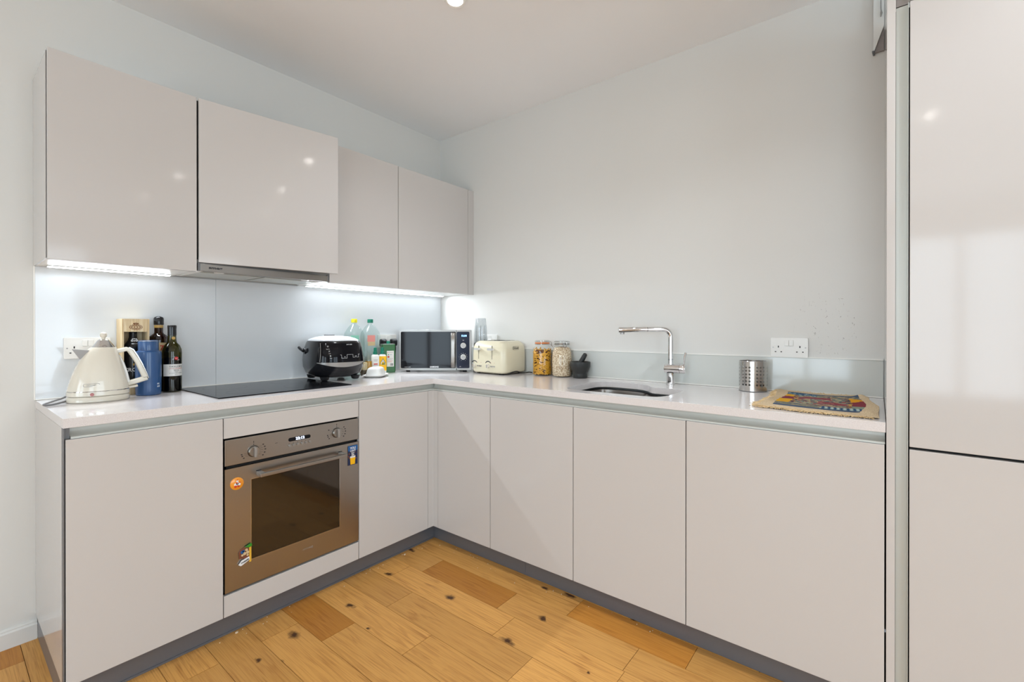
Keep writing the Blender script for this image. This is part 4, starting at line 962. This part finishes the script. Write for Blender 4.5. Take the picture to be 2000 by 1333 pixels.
# ------------------------------------------------------------------ blender cups behind the toaster
t = thing('blender', 'small blender with tall clear inverted cup on a black base behind the toaster', 'blender', (-.098, -.508, ZW))
bm = NB(); lathe(bm, [(.050, .0005), (.052, .004), (.050, .10), (.046, .165), (.047, .180), (.044, .192)], 36); ob('motor_base', bm, M['black'], t, True)
bm = NB(); lathe(bm, [(.043, .1925), (.043, .215), (.041, .28), (.0345, .352), (.033, .358), (.001, .3585)], 36, cap0=False); ob('cup', bm, M['gcup'], t, True)
bm = NB()
for a in range(0, 360, 45): tube(bm, [(.0415 * cos(radians(a)), .0415 * sin(radians(a)), .20), (.038 * cos(radians(a)), .038 * sin(radians(a)), .31)], .0012, 5)
ob('cup_ribs', bm, M['gcup'], t)
# ------------------------------------------------------------------ clip-top jars
def jar(label, loc, rz):
    t = thing('storage_jar', label, 'jar', loc, rz)
    def j(r, z, e=2): return circ(r, z, 44, 0, 0, e)
    return t, j
t, j = jar('clip-top glass jar of yellow penne pasta with orange seal, left of the oats jar', (-.072, -.998, ZW), radians(20)); t.scale = (1.06, 1.06, 1.02)
bm = NB(); rings(bm, [j(.046, .0005), j(.053, .004), j(.0545, .012), j(.0545, .155, 2.4), j(.052, .165), j(.042, .178), j(.0405, .182), j(.0425, .186), j(.0425, .190)], True, False); ob('glass', bm, M['gclear'], t, True)
bm = NB(); lathe(bm, [(.044, .004), (.0465, .01), (.0465, .148), (.035, .152), (.001, .153)], 28); ob('pasta_core', bm, M['pastad'], t, True)
bm = NB()
for i in range(330):
    a = random.uniform(0, 2 * pi); z = random.uniform(.010, .156); r_ = .0482 + random.uniform(-.002, .0012); tl = random.gauss(0, .55); L_ = .017
    if z > .148: r_ *= math.sqrt(random.random())
    p = Vector((r_ * cos(a), r_ * sin(a), z)); d = Vector((-sin(a), cos(a), 0)) * cos(tl) + Vector((0, 0, 1)) * sin(tl); d *= L_
    p0, p1 = p - d, p + d
    for q in (p0, p1):
        m_ = math.hypot(q.x, q.y)
        if m_ > .0505: q.x *= .0505 / m_; q.y *= .0505 / m_
    p0.z = min(max(p0.z, .007), .17); p1.z = min(max(p1.z, .007), .17)
    tube(bm, [p0, (p0 + p1) / 2 + Vector((cos(a), sin(a), 0)) * .0012, p1], .0033, 6)
pa = ob('pasta', bm, M['pasta'], t, True); pa['kind'] = 'stuff'
bm = NB(); lathe(bm, [(.0405, .1905), (.043, .1915), (.0435, .1965), (.040, .1985)], 40); ob('seal', bm, M['rubber'], t, True)
bm = NB(); rings(bm, [j(.041, .1987), j(.0425, .201), j(.0425, .209), j(.036, .2125), j(.012, .211)], True, True); ob('lid', bm, M['gclear'], t, True)
def clip(t, ang, rr_=.0437):
    c_, s_ = cos(ang), sin(ang)
    bm = NB(); tube(bm, [(rr_ * cos(a), rr_ * sin(a), .187) for a in [ang + .25 + i * (2 * pi - .5) / 30 for i in range(31)]], .0011, 6)
    tube(bm, [(rr_ * cos(a), rr_ * sin(a), .205) for a in [ang + .25 + i * (2 * pi - .5) / 30 for i in range(31)]], .0011, 6)
    def P(r, s, z): return (r * c_ - s * s_, r * s_ + s * c_, z)
    for s in (-.011, .011):
        tube(bm, smoothpath([P(.0425, s, .205), P(.050, s, .203), P(.054, s * .9, .190), P(.0515, s * .8, .176)]), .0012, 6); tube(bm, smoothpath([P(.0425, s, .187), P(.050, s, .189), P(.056, s * .7, .181)]), .0011, 6)
    tube(bm, [P(.0515, -.009, .176), P(.0515, .009, .176)], .0012, 6); tube(bm, smoothpath([P(.056, -.0077, .181), P(.060, 0, .170), P(.056, .0077, .181)]), .0011, 6)
    for s in (-.0415, .0415): tube(bm, [P(-.006, s, .187), P(-.004, s * 1.04, .196), P(-.006, s, .205)], .0012, 6)
    ob('wire_clip', bm, M['wire'], t, True)
clip(t, radians(-75))
wrap_text('embossed_letters', 'Le Parfait', .016, M['gclear'], t, 0, 0, .0547, radians(-120), .09)
t, j = jar('clip-top glass jar of pale rolled oats, between the pasta jar and the mortar', (-.074, -1.143, ZW), radians(20)); t.scale = (1.06, 1.06, 1.02)
bm = NB(); rings(bm, [j(.046, .0005), j(.053, .004), j(.0555, .014), j(.057, .05), j(.057, .11), j(.054, .145), j(.047, .168), j(.042, .180), j(.0405, .184), j(.0425, .187), j(.0425, .190)], True, False); ob('glass', bm, M['gclear'], t, True)
M['oatsb'] = M['oats']; noise_bump(M['oats'], 260, 1.0, .004, 2)
r_ = N(M['oats'], 'ShaderNodeValToRGB'); nn = N(M['oats'], 'ShaderNodeTexNoise', Scale=140, Detail=3); tcx = N(M['oats'], 'ShaderNodeTexCoord')
r_.color_ramp.elements[0].position = .38; r_.color_ramp.elements[0].color = (*s2l(176, 142, 104), 1); r_.color_ramp.elements[1].position = .6; r_.color_ramp.elements[1].color = (*s2l(236, 218, 190), 1)
L(M['oats'], tcx, 'Object', nn, 'Vector'); L(M['oats'], nn, 'Fac', r_, 0); L(M['oats'], r_, 0, PB(M['oats']), 'Base Color')
bm = NB(); rings(bm, [j(.043, .004), j(.050, .007), j(.0532, .016), j(.0547, .05), j(.0547, .11), j(.0518, .143), j(.045, .165), j(.038, .172), j(.01, .176)]); o = ob('oats', bm, M['oats'], t, True); o['kind'] = 'stuff'
bm = NB(); lathe(bm, [(.0405, .1905), (.0428, .1915), (.0432, .1955), (.040, .197)], 40); ob('seal', bm, M['wire'], t, True)
bm = NB(); rings(bm, [j(.041, .1972), j(.0425, .199), j(.0425, .208), j(.036, .2115), j(.012, .210)], True, True); ob('lid', bm, M['gclear'], t, True)
clip(t, radians(-150))

# ------------------------------------------------------------------ mortar and pestle
t = thing('mortar', 'black granite mortar right of the oats jar', 'mortar', (-.072, -1.267, ZW))
bm = NB(); lathe(bm, [(.040, .0005), (.0415, .003), (.0405, .022), (.0405, .030), (.052, .050), (.0585, .070), (.0595, .090), (.0585, .0945), (.0545, .095), (.0525, .090), (.047, .062), (.03, .042), (.001, .038)], 44); ob('bowl', bm, M['granite'], t, True)
t = thing('pestle', 'dark granite pestle leaning out of the mortar', 'pestle', (-.072, -1.267, ZW))
bm = NB(); pts = []; tube(bm, [(-.010, .020, .048), (-.008, .017, .055), (.0, .0, .085), (.008, -.018, .120), (.0115, -.027, .138), (.013, -.029, .1435)], [.010, .0155, .0145, .0135, .0125, .006], 20); ob('shaft', bm, M['granite'], t, True)

# ------------------------------------------------------------------ tap
t = thing('tap', 'chrome pull-out kitchen mixer tap with right-angled spout and side lever', 'tap', (-.084, -1.800, ZW), 0)
bm = NB(); lathe(bm, [(.0235, .0005), (.0235, .006), (.0205, .008), (.0205, .062)], 32); ob('column', bm, M['chrome'], t, True)
ax = Vector((.10, -.995, 0)).normalized()
bm = NB(); b0 = Vector((0, 0, .0835)); tube(bm, [b0 - ax * .029, b0 - ax * .028, b0 + ax * .045], [.0225, .0235, .0235], 32); ob('mixer_body', bm, M['chrome'], t, True)
bm = NB(); tube(bm, [b0 + ax * .0462, b0 + ax * .070, b0 + ax * .073], [.0235, .0235, .0215], 32); lv = ob('lever_cap', bm, M['chrome'], t, True)
bm = NB(); p = b0 + ax * .064; tube(bm, [p + Vector((0, 0, .020)), p + Vector((-.002, -.003, .05)), p + Vector((-.004, -.010, .083))], [.0048, .0048, .0052], 12); ob('lever', bm, M['chrome'], lv, True)
sd = Vector((-.60, .80, 0)).normalized(); zt = .283
pth = [Vector((0, 0, .104)), Vector((0, 0, .15)), Vector((0, 0, zt - .045))]
for i in range(1, 9): a = i / 8 * pi / 2; pth.append(Vector((0, 0, zt - .040)) + sd * (.040 * (1 - cos(a))) + Vector((0, 0, .040 * sin(a))))
pth.append(sd * .118 + Vector((0, 0, zt - .0005)))
bm = NB(); tube(bm, pth, .0128, 24); ob('spout', bm, M['chrome'], t, True)
bm = NB(); tube(bm, [Vector((0, 0, .128)), Vector((0, 0, .1295))], .0131, 24); ob('swivel_ring', bm, M['gap'], t)
bm = NB(); tube(bm, [sd * .1182 + Vector((0, 0, zt - .0005)), sd * .1196 + Vector((0, 0, zt - .0005))], .0120, 24); ob('joint_ring', bm, M['gap'], t)
bm = NB(); tube(bm, [sd * .1198 + Vector((0, 0, zt - .0005)), sd * .262 + Vector((0, 0, zt - .003)), sd * .264 + Vector((0, 0, zt - .003))], [.0132, .0142, .013], 24); hh = ob('pull_out_head', bm, M['chrome'], t, True)
bm = NB(); q_ = sd * .245; tube(bm, [q_ + Vector((0, 0, zt - .016)), q_ + Vector((0, 0, zt - .0255))], .0105, 20); ob('aerator', bm, M['silver'], hh, True)

# ------------------------------------------------------------------ perforated cutlery holder
t = thing('utensil_holder', 'perforated brushed steel utensil holder standing left of the woven mat', 'utensil holder', (-.074, -2.176, ZW), radians(0))
R_ = .058; nc = 24; zs = [.001, .006, .010, .0235] + [.0235 + .0158 * k for k in range(1, 7)] + [.128, .138]
bm = NB(); grid = {}
off = radians(180 + 12 - 7.5 - 15 * 3)
def pt_(i, z): a = off + 2 * pi * i / nc; return (R_ * cos(a), R_ * sin(a), z)
cache = {}
def vv(i, z):
    key = (round((i % nc) * 8), round(z * 1e5))
    if key not in cache: cache[key] = bm.verts.new(pt_(i, z))
    return cache[key]
for i in range(nc):
    for k in range(len(zs) - 1):
        za, zb = zs[k], zs[k + 1]; hole = 3 <= k <= 8 and i % 4 != 3
        mids = [(i, za), (i + .5, za), (i + 1, za), (i + 1, (za + zb) / 2), (i + 1, zb), (i + .5, zb), (i, zb), (i, (za + zb) / 2)]
        if not hole: bm.faces.new([vv(a, b) for a, b in mids])
        else:
            inner = []; hr = .0046
            for a, b in mids:
                dx, dz = (a - i - .5) * 2 * pi / nc * R_, b - (za + zb) / 2; m_ = math.hypot(dx, dz); inner.append(bm.verts.new(pt_(i + .5 + dx / m_ * hr / R_ * nc / 2 / pi, (za + zb) / 2 + dz / m_ * hr)))
            for j_ in range(8): bm.faces.new((vv(*mids[j_]), vv(*mids[(j_ + 1) % 8]), inner[(j_ + 1) % 8], inner[j_]))
w_ = ob('wall', bm, M['steel2'], t, True)
if sum(p.normal.dot(Vector((p.center.x, p.center.y, 0))) for p in w_.data.polygons) < 0: w_.data.flip_normals()
w_.data.normals_split_custom_set_from_vertices([(v.co.x / R_, v.co.y / R_, 0) for v in w_.data.vertices])
bm = NB(); lathe(bm, [(.001, .0008), (.0575, .0008), (.0575, .0018), (.001, .0018)], 40, cap0=False, cap1=False); ob('base', bm, M['steel2'], t)
bm = NB(); tube(bm, [(R_ * cos(a), R_ * sin(a), .138) for a in [2 * pi * i / 48 for i in range(49)]], .0011, 6); ob('rim', bm, M['chrome'], t, True)
bm = NB(); tube(bm, [(R_ * cos(a), R_ * sin(a), .0018) for a in [2 * pi * i / 48 for i in range(49)]], .0015, 6); ob('base_ring', bm, M['edge'], t, True)

# ------------------------------------------------------------------ woven mat
t = thing('woven_mat', 'small hand-woven mat of colourful stripes with frayed beige edges, right end of worktop', 'mat', (-.29, -2.47, ZW))
# corners in local coordinates: far-left, far-right, near-right, near-left
CN = [Vector((.262, .185)), Vector((.262, -.130)), Vector((-.296, -.168)), Vector((-.25, .185))]
NX, NY = 230, 170
def cloth(u, v):
    """u: left to right, v: back to front"""
    p = (CN[0] * (1 - u) + CN[1] * u) * (1 - v) + (CN[3] * (1 - u) + CN[2] * u) * v
    p = p + Vector((.010 * sin(5 * u + 2) * (1 if v > .5 else .6), .008 * sin(7 * v + 1)))
    if v < .5 and u > .85: p.x -= (u - .85) ** 1.4 * .45 * (1 - v)
    p.x = min(p.x, .272); p.y = max(p.y, -.1725)
    z = .0032 + .0030 * (sin(9 * u + 3 * v) * sin(6 * v + 1) + 1) / 2 + .0008 * sin(60 * v) + .012 * math.exp(-((u - .93) ** 2 + (v - .10) ** 2) / .004) + .008 * math.exp(-((u - .93) ** 2 / .004 + (v - .90) ** 2 / .002)) + .004 * math.exp(-(u) ** 2 / .003) * (sin(12 * v) + 1)
    return (p.x, p.y, z)
rnd = random.Random(3)
def hsh(a, b): r = random.Random(a * 7919 + b * 104729); return r.random()
def wcol(u, v):
    beige = (200, 178, 146)
    if u < .10 + .03 * sin(8 * v) or u > .885 + .02 * sin(5 * v) or v < .10 or v > .90: return tuple(c_ + (hsh(int(u * 220), int(v * 160)) - .5) * 26 for c_ in beige)
    U = (u - .1) / .785; V = (v - .10) / .80; row = int(V * 62); sh_ = hsh(row, 5) * 3; n_ = hsh(int(U * (16 + 14 * hsh(row, 77)) + sh_), row); n2_ = hsh(int(U * 9 + sh_) + 3, int(V * 30 + .8 * sin(11 * U)) + 9); U += (hsh(row, 31) - .5) * .022; V += .006 * sin(23 * U)
    def mixr(*cs): return cs[int(n_ * len(cs)) % len(cs)]
    if V < .07 or V > .93: return (70, 84, 104)
    if V < .20: return (mixr((46, 84, 120), (150, 172, 170)) if (int(U * 26) % 2 or n_ > .8) else (62, 96, 120)) if U < .45 else mixr((120, 128, 112), (90, 92, 96), (170, 150, 120))
    if V > .80: return (mixr((40, 72, 108), (48, 80, 112)) if int((U - V * .3) * 30) % 2 else (168, 184, 178)) if U > .55 else mixr((118, 118, 104), (140, 132, 110), (96, 100, 100))
    if U < .14: return (212, 158, 44) if (V < .34 or V > .55) else (122, 56, 70)
    if U > .86: return (214, 152, 36) if V < .44 - (U - .86) else ((126, 54, 62) if V < .66 else (128, 140, 122))
    if U < .20 or U > .80: return mixr((60, 70, 90), (206, 150, 60), (100, 60, 60), (170, 140, 100))
    if abs(V - .36 - .05 * sin(9 * U)) < .07 and .2 < U < .62: return mixr((134, 66, 76), (144, 84, 92), (120, 58, 66))
    if abs(V - .62 - .04 * sin(7 * U)) < .08 and U > .46: return mixr((138, 66, 76), (128, 58, 66), (150, 96, 94))
    if n2_ > .62: return mixr((134, 146, 128), (140, 150, 136), (124, 134, 120))
    if n2_ > .30: return mixr((90, 84, 84), (176, 150, 112), (84, 92, 100), (150, 70, 70))
    return mixr((190, 162, 118), (112, 108, 96), (70, 76, 88))
bm = NB(); g_ = [[bm.verts.new(cloth(i / NX, j_ / NY)) for j_ in range(NY + 1)] for i in range(NX + 1)]
lay = bm.loops.layers.color.new('weave')
for i in range(NX):
    for j_ in range(NY):
        f = bm.faces.new((g_[i][j_], g_[i + 1][j_], g_[i + 1][j_ + 1], g_[i][j_ + 1])); c_ = wcol((i + .5) / NX, (j_ + .5) / NY); c_ = [min(255, max(0, x)) / 255 for x in c_]
        for l_ in f.loops: l_[lay] = (*c_, 1)
M['weave'] = mat('weave', (.5, .4, .3), .95, spec=.15); at_ = N(M['weave'], 'ShaderNodeVertexColor', layer_name='weave'); L(M['weave'], at_, 'Color', PB(M['weave']), 'Base Color')
cl = ob('cloth', bm, M['weave'], t, True); md = cl.modifiers.new('thick', 'SOLIDIFY'); md.thickness = .0022; md.offset = 1
M['fringe'] = mat('fringe_thread', s2l(218, 190, 146), .95)
bm = NB()
for k in range(1000):
    side = k % 4; s = random.random()
    if side == 0: u, v, d = s, 0, Vector((.35 + random.random(), random.uniform(-.7, .7), 0)); L_ = random.uniform(.004, .016)
    elif side == 1 or side == 3: u, v, d = s * (.95), 1, Vector((-1, random.uniform(-.9, .9), 0)); L_ = random.uniform(.006, .026) * (1.6 - s)
    else: u, v, d = 0, s, Vector((random.uniform(-.6, .6), 1, 0)); L_ = random.uniform(.008, .028)
    p = Vector(cloth(u, v)); d.normalize(); e_ = p + d * L_; e_.z = random.uniform(.0012, .004) + (random.random() ** 4) * .006; e_.x = min(e_.x, .275)
    tube(bm, [p, (p + e_) / 2 + Vector((random.uniform(-.002, .002), random.uniform(-.002, .002), .001)), e_], .0010, 4)
fr = ob('fringe', bm, M['fringe'], t); fr['kind'] = 'stuff'

# ------------------------------------------------------------------ crumbs on the floor along the plinths
bm = NB()
for k in range(46):
    if k % 2: x, y = random.uniform(-1.75, -.66), -DA + .035 - abs(random.gauss(0, .022))
    else: x, y = KB - .012 - abs(random.gauss(0, .03)), random.uniform(-2.0, -.66)
    r = random.uniform(.0008, .0022); n_ = 6
    if k in (1, 5): r = .0045
    rings(bm, [[(x + r * 1.3 * cos(a * pi / 3 + k), y + r * .9 * sin(a * pi / 3 + k), z) for a in range(6)] for z in (.0003, .0003 + r)])
cr = ob('floor_crumbs', bm, M['crumb']); cr['kind'] = 'stuff'; cr['label'] = 'scattered pale crumbs on the oak floor along the plinths'; cr['category'] = 'crumbs'
